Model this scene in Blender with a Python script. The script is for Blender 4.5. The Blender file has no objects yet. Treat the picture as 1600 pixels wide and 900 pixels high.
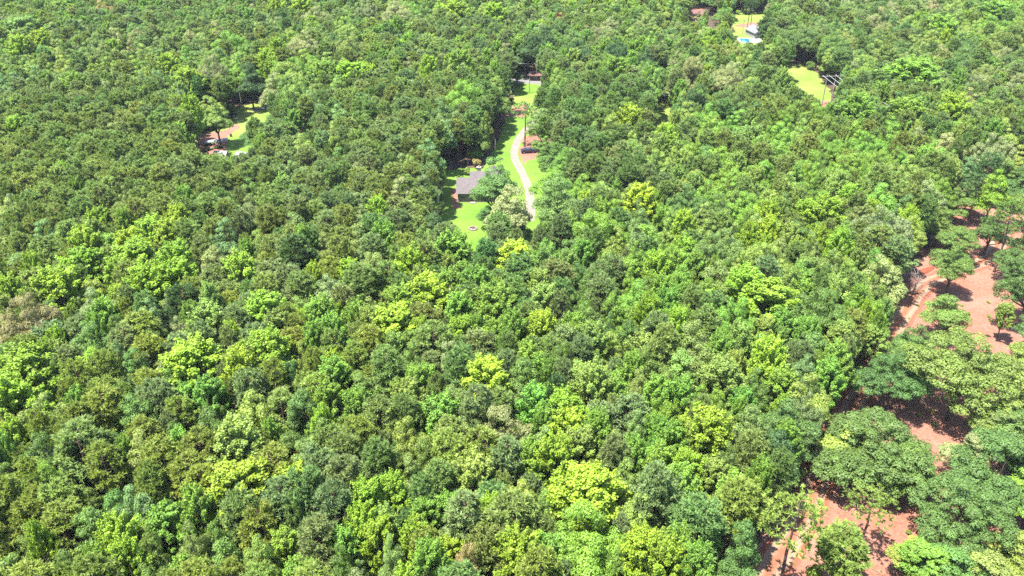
import bpy, math, random
import numpy as np
from mathutils import Vector

R = math.radians
scn = bpy.context.scene
col = scn.collection
rng = np.random.default_rng(7)
random.seed(7)

# ------------------------------------------------------------------ camera, sky, sun, exposure
CAM_H, PITCH, FPX = 90.0, R(30.0), 1290.0
cam_data = bpy.data.cameras.new("camera")
cam = bpy.data.objects.new("camera", cam_data)
col.objects.link(cam)
cam.location = (0, 0, CAM_H)
cam.rotation_euler = (R(90) - PITCH, 0, 0)
cam_data.sensor_width = 36.0
cam_data.lens = 36.0 * FPX / 1600.0
cam_data.clip_start = 1.0
cam_data.clip_end = 6000.0
scn.camera = cam

SUN_EL = R(69.0)
SUN_TRAVEL = (0.80, 0.50)                 # where shadows fall: to the right and away
az = math.atan2(SUN_TRAVEL[1], SUN_TRAVEL[0])
to_sun = Vector((-math.cos(az) * math.cos(SUN_EL), -math.sin(az) * math.cos(SUN_EL), math.sin(SUN_EL)))
sun_data = bpy.data.lights.new("sun", 'SUN')
sun_data.energy = 4.0
sun_data.angle = R(0.5)
sun_data.color = (1.0, 0.955, 0.88)
sun = bpy.data.objects.new("sun", sun_data)
col.objects.link(sun)
sun.rotation_euler = to_sun.to_track_quat('Z', 'Y').to_euler()
sun.location = (0, 0, 300)

world = bpy.data.worlds.new("World")
scn.world = world
world.use_nodes = True
wn, wl = world.node_tree.nodes, world.node_tree.links
wn.clear()
sky = wn.new('ShaderNodeTexSky')
sky.sky_type = 'NISHITA'
sky.sun_disc = False
sky.sun_elevation = SUN_EL
sky.sun_rotation = math.atan2(to_sun.x, to_sun.y)
sky.altitude = 250
bg = wn.new('ShaderNodeBackground')
bg.inputs['Strength'].default_value = 0.105
wo = wn.new('ShaderNodeOutputWorld')
wl.new(sky.outputs['Color'], bg.inputs['Color'])
wl.new(bg.outputs['Background'], wo.inputs['Surface'])

scn.view_settings.view_transform = 'Standard'
scn.view_settings.look = 'None'
scn.view_settings.exposure = 2.62
scn.view_settings.gamma = 1.0
scn.cycles.max_bounces = 6
scn.cycles.diffuse_bounces = 4
scn.cycles.transmission_bounces = 4
scn.cycles.glossy_bounces = 2
scn.cycles.use_denoising = False
scn.cycles.sample_clamp_indirect = 0.6
scn.cycles.sample_clamp_direct = 0.6

# ------------------------------------------------------------------ photograph pixel <-> place
CP, SP = math.cos(PITCH), math.sin(PITCH)


def at(px, py, z=0.0):
    """the place at height z that the photograph shows at pixel (px, py) of 1600 x 900"""
    u, v = (px - 800) / FPX, (py - 450) / FPX
    d = np.array([u, CP - v * SP, -SP - v * CP])
    t = (z - CAM_H) / d[2]
    return np.array([0, 0, CAM_H]) + d * t


def proj(x, y, z):
    dz = z - CAM_H
    depth = y * CP - dz * SP
    up = y * SP + dz * CP
    return 800 + FPX * x / depth, 450 - FPX * up / depth, depth


def in_poly(px, py, poly):
    n, inside, j = len(poly), False, len(poly) - 1
    for i in range(n):
        xi, yi = poly[i]
        xj, yj = poly[j]
        if (yi > py) != (yj > py) and px < (xj - xi) * (py - yi) / (yj - yi) + xi:
            inside = not inside
        j = i
    return inside


# ------------------------------------------------------------------ helpers
def tag(o, label=None, cat=None, group=None, kind=None):
    if label: o['label'] = label
    if cat: o['category'] = cat
    if group: o['group'] = group
    if kind: o['kind'] = kind
    return o


def mesh_from(name, verts, faces, mats, attr=None, smooth=False, face_mat=None):
    """verts (n,3); faces: (m,k) array or list of arrays of equal-size polygons"""
    me = bpy.data.meshes.new(name)
    verts = np.asarray(verts, dtype=np.float32)
    if not isinstance(faces, list):
        faces = [faces]
    faces = [np.asarray(f, dtype=np.int32) for f in faces if len(f)]
    me.vertices.add(len(verts))
    me.vertices.foreach_set("co", verts.ravel())
    loops = np.concatenate([f.ravel() for f in faces])
    tot = np.concatenate([np.full(len(f), f.shape[1], dtype=np.int32) for f in faces])
    start = np.concatenate([[0], np.cumsum(tot)[:-1]]).astype(np.int32)
    me.loops.add(len(loops))
    me.loops.foreach_set("vertex_index", loops)
    me.polygons.add(len(tot))
    me.polygons.foreach_set("loop_start", start)
    me.polygons.foreach_set("loop_total", tot)
    if smooth:
        me.polygons.foreach_set("use_smooth", np.ones(len(tot), dtype=bool))
    if attr is not None:
        a = me.attributes.new("shade", 'FLOAT', 'FACE')
        a.data.foreach_set("value", np.asarray(attr, dtype=np.float32))
    for m in (mats if isinstance(mats, (list, tuple)) else [mats]):
        me.materials.append(m)
    if face_mat is not None:
        me.polygons.foreach_set("material_index", np.asarray(face_mat, dtype=np.int32))
    me.update()
    me.validate()
    return me


def link(name, data, parent=None, loc=None):
    o = bpy.data.objects.new(name, data)
    col.objects.link(o)
    if parent is not None: o.parent = parent
    if loc is not None: o.location = loc
    return o


def empty(name, loc, rz=0.0):
    o = link(name, None, loc=loc)
    o.rotation_euler = (0, 0, rz)
    o.empty_display_size = 0.5
    return o


class MB:
    """collects polygons for one mesh"""
    def __init__(self):
        self.v, self.f = [], []

    def box(self, c, s, rz=0.0):
        cx, cy, cz = c
        hx, hy, hz = s[0] / 2, s[1] / 2, s[2] / 2
        b = len(self.v)
        ca, sa = math.cos(rz), math.sin(rz)
        for dx in (-hx, hx):
            for dy in (-hy, hy):
                for dz in (-hz, hz):
                    self.v.append((cx + dx * ca - dy * sa, cy + dx * sa + dy * ca, cz + dz))
        for q in ((0, 1, 3, 2), (4, 6, 7, 5), (0, 4, 5, 1), (2, 3, 7, 6), (0, 2, 6, 4), (1, 5, 7, 3)):
            self.f.append([b + k for k in q])
        return self

    def poly(self, pts):
        b = len(self.v)
        self.v += [tuple(p) for p in pts]
        self.f.append([b + k for k in range(len(pts))])
        return self

    def slab(self, pts, t):
        """closed slab below the polygon pts"""
        n, b = len(pts), len(self.v)
        self.v += [tuple(p) for p in pts] + [(p[0], p[1], p[2] - t) for p in pts]
        self.f.append([b + k for k in range(n)])
        self.f.append([b + n + k for k in reversed(range(n))])
        for k in range(n):
            k2 = (k + 1) % n
            self.f.append([b + k, b + n + k, b + n + k2, b + k2])
        return self

    def tube(self, pts, rad, seg=8, cap=True):
        pts = [Vector(p) for p in pts]
        b = len(self.v)
        for i, p in enumerate(pts):
            d = (pts[min(i + 1, len(pts) - 1)] - pts[max(i - 1, 0)]).normalized()
            a = d.cross(Vector((0, 0, 1)) if abs(d.z) < 0.9 else Vector((1, 0, 0))).normalized()
            c = d.cross(a)
            r = rad[i] if hasattr(rad, '__len__') else rad
            for k in range(seg):
                t = 2 * math.pi * k / seg
                self.v.append(tuple(p + a * (math.cos(t) * r) + c * (math.sin(t) * r)))
        for i in range(len(pts) - 1):
            for k in range(seg):
                k2 = (k + 1) % seg
                self.f.append([b + i * seg + k, b + i * seg + k2, b + (i + 1) * seg + k2, b + (i + 1) * seg + k])
        if cap:
            self.f.append([b + k for k in reversed(range(seg))])
            e = b + (len(pts) - 1) * seg
            self.f.append([e + k for k in range(seg)])
        return self

    def mesh(self, name, mat, smooth=False):
        me = bpy.data.meshes.new(name)
        me.from_pydata(self.v, [], self.f)
        me.materials.append(mat)
        if smooth:
            me.polygons.foreach_set("use_smooth", [True] * len(me.polygons))
        me.update()
        return me

    def build(self, name, mat, parent=None, smooth=False, loc=None):
        return link(name, self.mesh(name, mat, smooth), parent, loc)


# ------------------------------------------------------------------ materials
def new_mat(name):
    m = bpy.data.materials.new(name)
    m.use_nodes = True
    n = m.node_tree.nodes
    n.clear()
    out = n.new('ShaderNodeOutputMaterial')
    return m, n, m.node_tree.links, out


ALBEDO = 0.56          # one level for all bare ground and built surfaces


def plain(name, c, rough=0.8, var=0.12, scale=3.0, spec=0.3, bump=0.0):
    c = [x * ALBEDO for x in c]
    m, n, l, out = new_mat(name)
    b = n.new('ShaderNodeBsdfPrincipled')
    b.inputs['Roughness'].default_value = rough
    b.inputs['Specular IOR Level'].default_value = spec
    tc = n.new('ShaderNodeTexCoord')
    no = n.new('ShaderNodeTexNoise')
    no.inputs['Scale'].default_value = scale
    no.inputs['Detail'].default_value = 5
    l.new(tc.outputs['Object'], no.inputs['Vector'])
    r = n.new('ShaderNodeValToRGB')
    r.color_ramp.elements[0].position = 0.3
    r.color_ramp.elements[1].position = 0.7
    r.color_ramp.elements[0].color = (*[x * (1 - var) for x in c], 1)
    r.color_ramp.elements[1].color = (*[x * (1 + var) for x in c], 1)
    l.new(no.outputs['Fac'], r.inputs['Fac'])
    l.new(r.outputs['Color'], b.inputs['Base Color'])
    if bump:
        bp = n.new('ShaderNodeBump')
        bp.inputs['Strength'].default_value = bump
        bp.inputs['Distance'].default_value = 0.05
        l.new(no.outputs['Fac'], bp.inputs['Height'])
        l.new(bp.outputs['Normal'], b.inputs['Normal'])
    l.new(b.outputs['BSDF'], out.inputs['Surface'])
    return m


def leaf_material(name, trans, rough, spec):
    m, n, l, out = new_mat(name)
    at_ = n.new('ShaderNodeAttribute'); at_.attribute_type = 'INSTANCER'; at_.attribute_name = 'tint'
    sh = n.new('ShaderNodeAttribute'); sh.attribute_type = 'GEOMETRY'; sh.attribute_name = 'shade'
    mr = n.new('ShaderNodeMapRange')
    mr.inputs['To Min'].default_value = 0.55
    mr.inputs['To Max'].default_value = 1.55
    l.new(sh.outputs['Fac'], mr.inputs['Value'])
    vm = n.new('ShaderNodeVectorMath'); vm.operation = 'SCALE'
    l.new(at_.outputs['Color'], vm.inputs[0])
    l.new(mr.outputs['Result'], vm.inputs['Scale'])
    b = n.new('ShaderNodeBsdfPrincipled')
    b.inputs['Roughness'].default_value = rough
    b.inputs['Specular IOR Level'].default_value = spec
    l.new(vm.outputs['Vector'], b.inputs['Base Color'])
    tv = n.new('ShaderNodeVectorMath'); tv.operation = 'MULTIPLY'
    tv.inputs[1].default_value = (1.25, 1.3, 0.55)
    l.new(vm.outputs['Vector'], tv.inputs[0])
    t = n.new('ShaderNodeBsdfTranslucent')
    l.new(tv.outputs['Vector'], t.inputs['Color'])
    mx = n.new('ShaderNodeMixShader')
    mx.inputs['Fac'].default_value = trans
    l.new(b.outputs['BSDF'], mx.inputs[1])
    l.new(t.outputs['BSDF'], mx.inputs[2])
    l.new(mx.outputs['Shader'], out.inputs['Surface'])
    return m


M_NEEDLE = leaf_material("needles", 0.42, 0.6, 0.2)
M_LEAF = leaf_material("broad_leaves", 0.36, 0.55, 0.22)
M_BARK = plain("bark", (0.10, 0.075, 0.055), 0.9, 0.4, 6.0)
M_PBARK = plain("pine_bark", (0.13, 0.075, 0.055), 0.9, 0.4, 6.0)
M_DEAD = plain("dead_wood", (0.20, 0.165, 0.15), 0.85, 0.25, 4.0)
M_POLE = plain("pole_wood", (0.30, 0.26, 0.22), 0.85, 0.15, 4.0)


def ramp(n, stops):
    r = n.new('ShaderNodeValToRGB')
    e = r.color_ramp.elements
    while len(e) < len(stops): e.new(0.5)
    for k, (p, c) in enumerate(stops):
        e[k].position = p
        e[k].color = (*[x * ALBEDO for x in c], 1)
    return r


def ground_mat(name, stops_a, scale_a, stops_b, scale_b, mix=0.5, bump=0.3, rough=0.95):
    m, n, l, out = new_mat(name)
    g = n.new('ShaderNodeNewGeometry')
    cols = []
    for stops, sc, det in ((stops_a, scale_a, 6), (stops_b, scale_b, 8)):
        no = n.new('ShaderNodeTexNoise')
        no.inputs['Scale'].default_value = sc
        no.inputs['Detail'].default_value = det
        no.inputs['Roughness'].default_value = 0.65
        l.new(g.outputs['Position'], no.inputs['Vector'])
        r = ramp(n, stops)
        l.new(no.outputs['Fac'], r.inputs['Fac'])
        cols.append((r, no))
    mx = n.new('ShaderNodeMix'); mx.data_type = 'RGBA'
    mx.inputs['Factor'].default_value = mix
    l.new(cols[0][0].outputs['Color'], mx.inputs['A'])
    l.new(cols[1][0].outputs['Color'], mx.inputs['B'])
    b = n.new('ShaderNodeBsdfPrincipled')
    b.inputs['Roughness'].default_value = rough
    b.inputs['Specular IOR Level'].default_value = 0.15
    l.new(mx.outputs['Result'], b.inputs['Base Color'])
    bp = n.new('ShaderNodeBump')
    bp.inputs['Strength'].default_value = bump
    bp.inputs['Distance'].default_value = 0.15
    l.new(cols[1][1].outputs['Fac'], bp.inputs['Height'])
    l.new(bp.outputs['Normal'], b.inputs['Normal'])
    l.new(b.outputs['BSDF'], out.inputs['Surface'])
    return m


M_FLOOR = ground_mat("forest_floor", [(0.3, (0.06, 0.045, 0.03)), (0.7, (0.13, 0.085, 0.055))], 0.12,
                     [(0.3, (0.05, 0.045, 0.02)), (0.55, (0.10, 0.07, 0.045)), (0.75, (0.05, 0.08, 0.025))], 0.9)
M_CLAY = ground_mat("red_clay", [(0.34, (0.285, 0.085, 0.042)), (0.50, (0.285, 0.135, 0.092)), (0.64, (0.330, 0.205, 0.145))], 0.075,
                    [(0.30, (0.215, 0.060, 0.030)), (0.5, (0.270, 0.132, 0.092)), (0.72, (0.30, 0.20, 0.15))], 1.6, 0.6, 0.5)
def track_mat(name):
    """packed clay: pale dust in the wheel ruts, redder clods between and beside them"""
    m, n, l, out = new_mat(name)
    g = n.new('ShaderNodeNewGeometry')
    no = n.new('ShaderNodeTexNoise'); no.inputs['Scale'].default_value = 0.9; no.inputs['Detail'].default_value = 8
    l.new(g.outputs['Position'], no.inputs['Vector'])
    at_ = n.new('ShaderNodeAttribute'); at_.attribute_name = 'across'
    ab = n.new('ShaderNodeMath'); ab.operation = 'ABSOLUTE'
    l.new(at_.outputs['Fac'], ab.inputs[0])
    mm = n.new('ShaderNodeMath'); mm.operation = 'MULTIPLY_ADD'; mm.inputs[1].default_value = 0.30; mm.inputs[2].default_value = -0.15
    l.new(no.outputs['Fac'], mm.inputs[0])
    ad = n.new('ShaderNodeMath'); ad.operation = 'ADD'
    l.new(ab.outputs[0], ad.inputs[0]); l.new(mm.outputs[0], ad.inputs[1])
    r = ramp(n, [(0.05, (0.25, 0.10, 0.055)), (0.22, (0.27, 0.135, 0.080)), (0.36, (0.31, 0.20, 0.135)), (0.60, (0.31, 0.20, 0.14)), (0.74, (0.25, 0.085, 0.045)), (0.95, (0.24, 0.10, 0.065))])
    l.new(ad.outputs[0], r.inputs['Fac'])
    b = n.new('ShaderNodeBsdfPrincipled'); b.inputs['Roughness'].default_value = 0.95; b.inputs['Specular IOR Level'].default_value = 0.15
    l.new(r.outputs['Color'], b.inputs['Base Color'])
    bp = n.new('ShaderNodeBump'); bp.inputs['Strength'].default_value = 0.5; bp.inputs['Distance'].default_value = 0.12
    l.new(no.outputs['Fac'], bp.inputs['Height']); l.new(bp.outputs['Normal'], b.inputs['Normal'])
    l.new(b.outputs['BSDF'], out.inputs['Surface'])
    return m


M_TRACK = track_mat("track_clay")
M_BANK = ground_mat("clay_bank", [(0.35, (0.24, 0.062, 0.030)), (0.65, (0.27, 0.10, 0.055))], 0.5,
                    [(0.3, (0.17, 0.035, 0.016)), (0.7, (0.25, 0.10, 0.055))], 2.0, 0.5, 0.6)
M_LAWN = ground_mat("lawn_grass", [(0.36, (0.078, 0.198, 0.012)), (0.64, (0.174, 0.256, 0.037))], 0.10,
                    [(0.3, (0.074, 0.178, 0.016)), (0.7, (0.194, 0.264, 0.050))], 1.8, 0.45, 0.35)
M_DRYLAWN = ground_mat("dry_lawn", [(0.36, (0.132, 0.232, 0.027)), (0.66, (0.247, 0.262, 0.075))], 0.09,
                       [(0.3, (0.128, 0.217, 0.024)), (0.7, (0.247, 0.262, 0.075))], 1.4, 0.4, 0.35)
M_GRAVEL = ground_mat("gravel", [(0.35, (0.217, 0.168, 0.140)), (0.65, (0.280, 0.245, 0.217))], 0.4,
                      [(0.3, (0.182, 0.140, 0.112)), (0.7, (0.294, 0.259, 0.231))], 4.0, 0.5, 0.4)
M_ROAD = ground_mat("road_asphalt", [(0.35, (0.17, 0.165, 0.16)), (0.65, (0.20, 0.195, 0.19))], 0.4,
                      [(0.3, (0.16, 0.155, 0.15)), (0.7, (0.21, 0.205, 0.20))], 6.0, 0.5, 0.2)

# ------------------------------------------------------------------ the ground
xs = np.linspace(-3000, 3000, 41)
ys = np.linspace(-1500, 4500, 41)
gx, gy = np.meshgrid(xs, ys)
gv = np.stack([gx.ravel(), gy.ravel(), np.zeros(gx.size)], 1)
ii = np.arange(40 * 41).reshape(40, 41)[:, :40].ravel()
gf = np.stack([ii, ii + 1, ii + 42, ii + 41], 1)
tag(link("ground", mesh_from("ground", gv, gf, M_FLOOR)), "brown leaf and needle litter under the trees", kind='structure')


def ragged(poly, step=2.0, amp=0.9, seed=0):
    """world polygon with an uneven edge"""
    r = np.random.default_rng(seed)
    out = []
    n = len(poly)
    for i in range(n):
        a, b = np.array(poly[i][:2]), np.array(poly[(i + 1) % n][:2])
        k = max(1, int(np.linalg.norm(b - a) / step))
        t = b - a
        nrm = np.array([-t[1], t[0]]) / (np.linalg.norm(t) + 1e-6)
        for j in range(k):
            out.append(a + t * j / k + nrm * r.normal(0, amp * 0.5))
    return out


def sheet(name, pxpoly, z, mat, label, amp=0.9, seed=0, step=2.0):
    pts = ragged([at(*p) for p in pxpoly], step, amp, seed)
    import bmesh
    bm = bmesh.new()
    vs = [bm.verts.new((p[0], p[1], z)) for p in pts]
    f = bm.faces.new(vs)
    if f.calc_area() and f.normal.z < 0: f.normal_flip()
    bmesh.ops.triangulate(bm, faces=[f])
    me = bpy.data.meshes.new(name)
    bm.to_mesh(me); bm.free()
    me.materials.append(mat)
    return tag(link(name, me), label, kind='structure')


def ribbon(name, pxpts, width, z, mat, label, profile=None, seed=0):
    """a road or track laid along ground points; profile: [(across -1..1, height)]"""
    P = [at(*p)[:2] for p in pxpts]
    fine = []
    for i in range(len(P) - 1):
        p0, p1, p2, p3 = P[max(i - 1, 0)], P[i], P[i + 1], P[min(i + 2, len(P) - 1)]
        k = max(2, int(np.linalg.norm(p2 - p1) / 1.5))
        for j in range(k):
            t = j / k
            fine.append(0.5 * ((2 * p1) + (p2 - p0) * t + (2 * p0 - 5 * p1 + 4 * p2 - p3) * t * t + (3 * p1 - p0 - 3 * p2 + p3) * t ** 3))
    fine.append(P[-1])
    prof = profile or [(-1, 0.0), (1, 0.0)]
    r = np.random.default_rng(seed)
    v, across = [], []
    for i, p in enumerate(fine):
        d = fine[min(i + 1, len(fine) - 1)] - fine[max(i - 1, 0)]
        d /= np.linalg.norm(d) + 1e-6
        nrm = np.array([d[1], -d[0]])
        w = width * (1 + r.normal(0, 0.05)) / 2
        for a, h in prof:
            q = p + nrm * (a * w)
            v.append((q[0], q[1], z + h * (1 + r.normal(0, 0.15))))
            across.append(a)
    k = len(prof)
    f = [[i * k + j, i * k + j + 1, (i + 1) * k + j + 1, (i + 1) * k + j] for i in range(len(fine) - 1) for j in range(k - 1)]
    me = mesh_from(name, np.array(v), np.array(f)[:, ::-1], mat, smooth=True)
    ac = me.attributes.new('across', 'FLOAT', 'POINT')
    ac.data.foreach_set('value', np.array(across, dtype=np.float32))
    return tag(link(name, me), label, kind='structure')


CLAY_PX = [(1085, 960), (1150, 880), (1200, 830), (1235, 770), (1250, 700), (1300, 640), (1365, 560), (1385, 500), (1412, 425),
           (1455, 375), (1475, 330), (1500, 290), (1560, 262), (1700, 270), (2000, 420), (2300, 1000), (1700, 1100), (1085, 1100)]
sheet("clay_clearing", CLAY_PX, 0.010, M_CLAY, "bare pinkish red clay with scattered straw between the standing oaks", 1.2, 3)
TRACK_PX = [(1150, 985), (1180, 930), (1208, 885), (1238, 838), (1262, 795), (1278, 750), (1290, 712), (1325, 650), (1375, 560), (1412, 490),
            (1445, 446), (1495, 424), (1540, 406), (1560, 382), (1572, 350), (1585, 310)]
ribbon("dirt_track", TRACK_PX, 5.0, 0.020, M_TRACK, "pale clay track with two wheel ruts along the edge of the wood",
       [(-1, 0.0), (-0.8, 0.10), (-0.62, 0.03), (-0.42, 0.0), (-0.25, 0.13), (0.0, 0.16), (0.25, 0.13), (0.42, 0.0), (0.62, 0.03), (0.8, 0.10), (1, 0.0)], 5)
sheet("house_lawn", [(690, 300), (697, 265), (755, 262), (764, 247), (783, 205), (799, 165), (803, 128), (842, 128), (842, 150), (832, 180),
                     (856, 205), (862, 262), (876, 300), (890, 385), (885, 440), (690, 440)], 0.010, M_LAWN, "bright green mown lawn around the house", 0.8, 11)
sheet("dry_grass", [(802, 152), (838, 146), (826, 182), (812, 184), (794, 182)], 0.016, M_DRYLAWN, "dry yellow patch on the lawn strip", 1.0, 12)
sheet("bare_soil", [(800, 167), (822, 162), (817, 183), (790, 181)], 0.022, M_CLAY, "bare pink soil across the lawn strip", 1.4, 13)
sheet("bare_soil", [(810, 232), (818, 216), (838, 209), (858, 222), (852, 240), (838, 246), (818, 256)], 0.016, M_CLAY, "bare pink soil beside the gravel driveway under the pines", 1.2, 14, 1.2)
sheet("bare_soil", [(706, 326), (707, 295), (716, 296), (716, 322), (724, 326)], 0.016, M_CLAY, "bare soil strip along the house wall", 0.3, 15)
ribbon("driveway", [(828, 345), (829, 318), (825, 292), (815, 268), (805, 249), (804, 234), (811, 216), (822, 202), (836, 188), (846, 172), (850, 150), (846, 131)], 2.3, 0.022,
       M_GRAVEL, "pale gravel driveway curving past the lawn", None, 3)
ribbon("road", [(690, 122), (760, 125), (805, 125.5), (838, 128), (880, 130), (960, 131)], 6.0, 0.028, M_ROAD, "grey road crossing behind the lawn strip", None, 4)
sheet("garden_lawn", [(298, 235), (308, 212), (350, 200), (366, 185), (372, 167), (418, 156), (440, 165), (440, 190), (420, 215), (420, 262), (330, 262), (300, 250)],
      0.010, M_DRYLAWN, "yellowish lawn of the garden clearing", 1.0, 21)
sheet("garden_lawn", [(349, 236), (356, 217), (384, 214), (410, 240), (380, 258), (350, 258)], 0.016, M_LAWN, "fresh green square of lawn beside the garden rows", 0.4, 22)
sheet("garden_soil", [(306, 250), (312, 212), (352, 203), (371, 193), (376, 200), (356, 212), (352, 233), (335, 252)], 0.022, M_CLAY, "bare red soil of the vegetable garden", 0.6, 23)
ribbon("path", [(396, 174), (410, 169), (424, 164), (440, 158)], 3.0, 0.024, M_ROAD, "short grey paved drive at the edge of the garden clearing", None, 6)
sheet("field", [(1125, 60), (1134, 20), (1198, 18), (1212, 72), (1175, 82), (1140, 80)], 0.010, M_DRYLAWN, "sunny lawn beside the pool", 0.8, 31)
sheet("dirt_drive", [(1145, 40), (1175, 35), (1186, 36), (1184, 42), (1160, 43)], 0.016, M_CLAY, "bare dirt drive across the pool lawn", 0.5, 32)
sheet("meadow", [(1210, 115), (1230, 100), (1258, 100), (1280, 116), (1296, 140), (1300, 156), (1262, 172), (1224, 138)], 0.010, M_DRYLAWN, "small yellow green meadow beside the power poles", 0.8, 33)
sheet("bare_soil", [(1284, 167), (1283, 158), (1295, 157), (1298, 168)], 0.016, M_CLAY, "bare soil round the feet of the power poles", 0.6, 34)
sheet("dry_grass", [(1028, 205), (1030, 170), (1034, 146), (1050, 146), (1047, 180), (1042, 210)], 0.010, M_DRYLAWN, "yellow grass in the narrow gap among the pines", 0.6, 35)
sheet("bare_soil", [(1070, 36), (1076, 14), (1098, 12), (1100, 36)], 0.010, M_CLAY, "bare yard round the brown roofed house", 0.6, 36)
sheet("bare_soil", [(464, 224), (466, 196), (486, 196), (488, 224)], 0.010, M_CLAY, "bare pink yard among the trees by the shed", 0.6, 37)

# ------------------------------------------------------------------ foliage building blocks
def unit(a):
    return a / (np.linalg.norm(a, axis=-1, keepdims=True) + 1e-9)


def leaf_quads(c, nrm, length, width, r):
    """diamond leaf sprays at centres c with normals nrm"""
    n = len(c)
    t = unit(np.cross(nrm, r.normal(size=(n, 3))))
    b = np.cross(nrm, t)
    L = length * r.uniform(0.65, 1.35, (n, 1)) / 2
    W = width * r.uniform(0.65, 1.35, (n, 1)) / 2
    droop = nrm * (L * r.uniform(-0.35, 0.1, (n, 1)))
    v = np.stack([c - t * L + droop, c + b * W, c + t * L + droop, c - b * W], 1).reshape(-1, 3)
    f = np.arange(4 * n).reshape(n, 4)
    return v, f


def crown_leaves(clumps, per_m2, length, width, r, out_w=0.7, up_w=0.45, rnd=0.75, fill=0.35, loose=0.0):
    """clumps: list of (centre, (rx,ry,rz) axes matrix 3x3)"""
    V, F, S, off = [], [], [], 0
    for c, A in clumps:
        rad = np.linalg.norm(A, axis=0)
        n = int(per_m2 * rad[0] * rad[2] * 9)
        d = unit(r.normal(size=(n, 3)))
        d[:, 2] = np.where(r.random(n) < 0.7, np.abs(d[:, 2]), d[:, 2])
        rr = np.where(r.random(n) < fill, r.uniform(0.35, 0.9, n), r.uniform(0.85, 1.08, n) + loose * np.abs(r.normal(0, 1, n)))
        bump = 1 + 0.10 * np.sin(d[:, 0] * 7 + c[0] * 3) * np.cos(d[:, 1] * 6 + c[1])
        p = c + (d * (rr * bump)[:, None]) @ A.T
        nr = unit(unit(d @ np.linalg.inv(A)) * out_w + np.array([0, 0, up_w]) + r.normal(size=(n, 3)) * rnd * 0.6)
        v, f = leaf_quads(p, nr, length, width, r)
        V.append(v); F.append(f + off); off += len(v)
        S.append(np.clip(r.normal(0.5, 0.16, n) + r.normal(0, 0.10), 0, 1))
    return np.concatenate(V), np.concatenate(F), np.concatenate(S)


def limb(mb, a, b, r0, r1, r, bow=0.12, seg=5):
    a, b = np.array(a, float), np.array(b, float)
    L = np.linalg.norm(b - a)
    mid = (a + b) / 2 + np.array([r.normal() * bow * L, r.normal() * bow * L, -abs(r.normal()) * bow * L * 0.5])
    pts = []
    for t in (0, 0.33, 0.66, 1):
        pts.append(tuple((1 - t) ** 2 * a + 2 * t * (1 - t) * mid + t * t * b))
    mb.tube(pts, [r0, r0 + (r1 - r0) * 0.4, r0 + (r1 - r0) * 0.75, r1], seg, False)


def make_oak(seed, r0=5.0, H=13.0, base=0.30, n_cl=62, lean=0.5, kk=1.0, leaf=0.27, dens=36, lobes=5, gap=0.16):
    """wide domed crown in clumps; a short trunk that forks"""
    r = np.random.default_rng(seed)
    zb = H * base
    hz = H - zb
    nl = lobes
    L = [(np.array([r.normal(0, 0.06) * r0, r.normal(0, 0.06) * r0, zb + hz * 0.52]), 0.50 * r0, hz * 0.46)]
    for i in range(nl):
        a_ = 2 * math.pi * (i + r.uniform(-0.28, 0.28)) / nl
        ring = 0.62 if i % 3 else 0.50
        q = ring * r.uniform(0.85, 1.12)
        rl = r0 * r.uniform(0.34, 0.46) * (6.0 / max(nl, 6)) ** 0.35
        L.append((np.array([math.cos(a_) * r0 * q, math.sin(a_) * r0 * q, zb + hz * r.uniform(0.10, 0.52)]), rl, rl * r.uniform(0.62, 0.85)))
    clumps, pts = [], []
    per = max(6, int(n_cl / (nl + 1)))
    for c, rl, hl in L:
        got, tries = 0, 0
        while got < per and tries < 400:
            tries += 1
            d = unit(r.normal(size=3))
            if d[2] < -0.30: continue
            p = c + d * np.array([rl, rl, hl if d[2] > 0 else hl * 0.6]) * r.uniform(0.78, 1.0)
            if p[2] > H * 0.99: continue
            if any(np.linalg.norm(p - o) < r0 * gap * kk for o in pts): continue
            pts.append(p); got += 1
            k = r.uniform(0.125, 0.21) * r0 * kk
            clumps.append((p, np.diag([k * r.uniform(0.9, 1.3), k * r.uniform(0.9, 1.3), k * r.uniform(0.6, 0.85)])))
    v, f, s = crown_leaves(clumps, dens, leaf, leaf * 0.72, r, 1.0, 0.30, 0.42, 0.25)
    off = np.array([r.normal() * lean, r.normal() * lean, 0])
    v = v + off
    crown = mesh_from("oak_crown", v, f, M_LEAF, s)
    mb = MB()
    fork = np.array([off[0] * 0.3, off[1] * 0.3, H * base * 0.85])
    mb.tube([(0, 0, -0.3), (0.02, 0.01, 0.6), tuple(fork * np.array([0.6, 0.6, 0.6])), tuple(fork)], [0.42, 0.31, 0.27, 0.25], 8)
    for k in range(nl):
        p = L[1 + k % nl][0] + off
        limb(mb, fork, p, 0.17, 0.05, r)
    limb(mb, fork, (off[0], off[1], H * 0.85), 0.2, 0.05, r)
    return crown, mb.mesh("oak_trunk", M_BARK, True)


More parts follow.
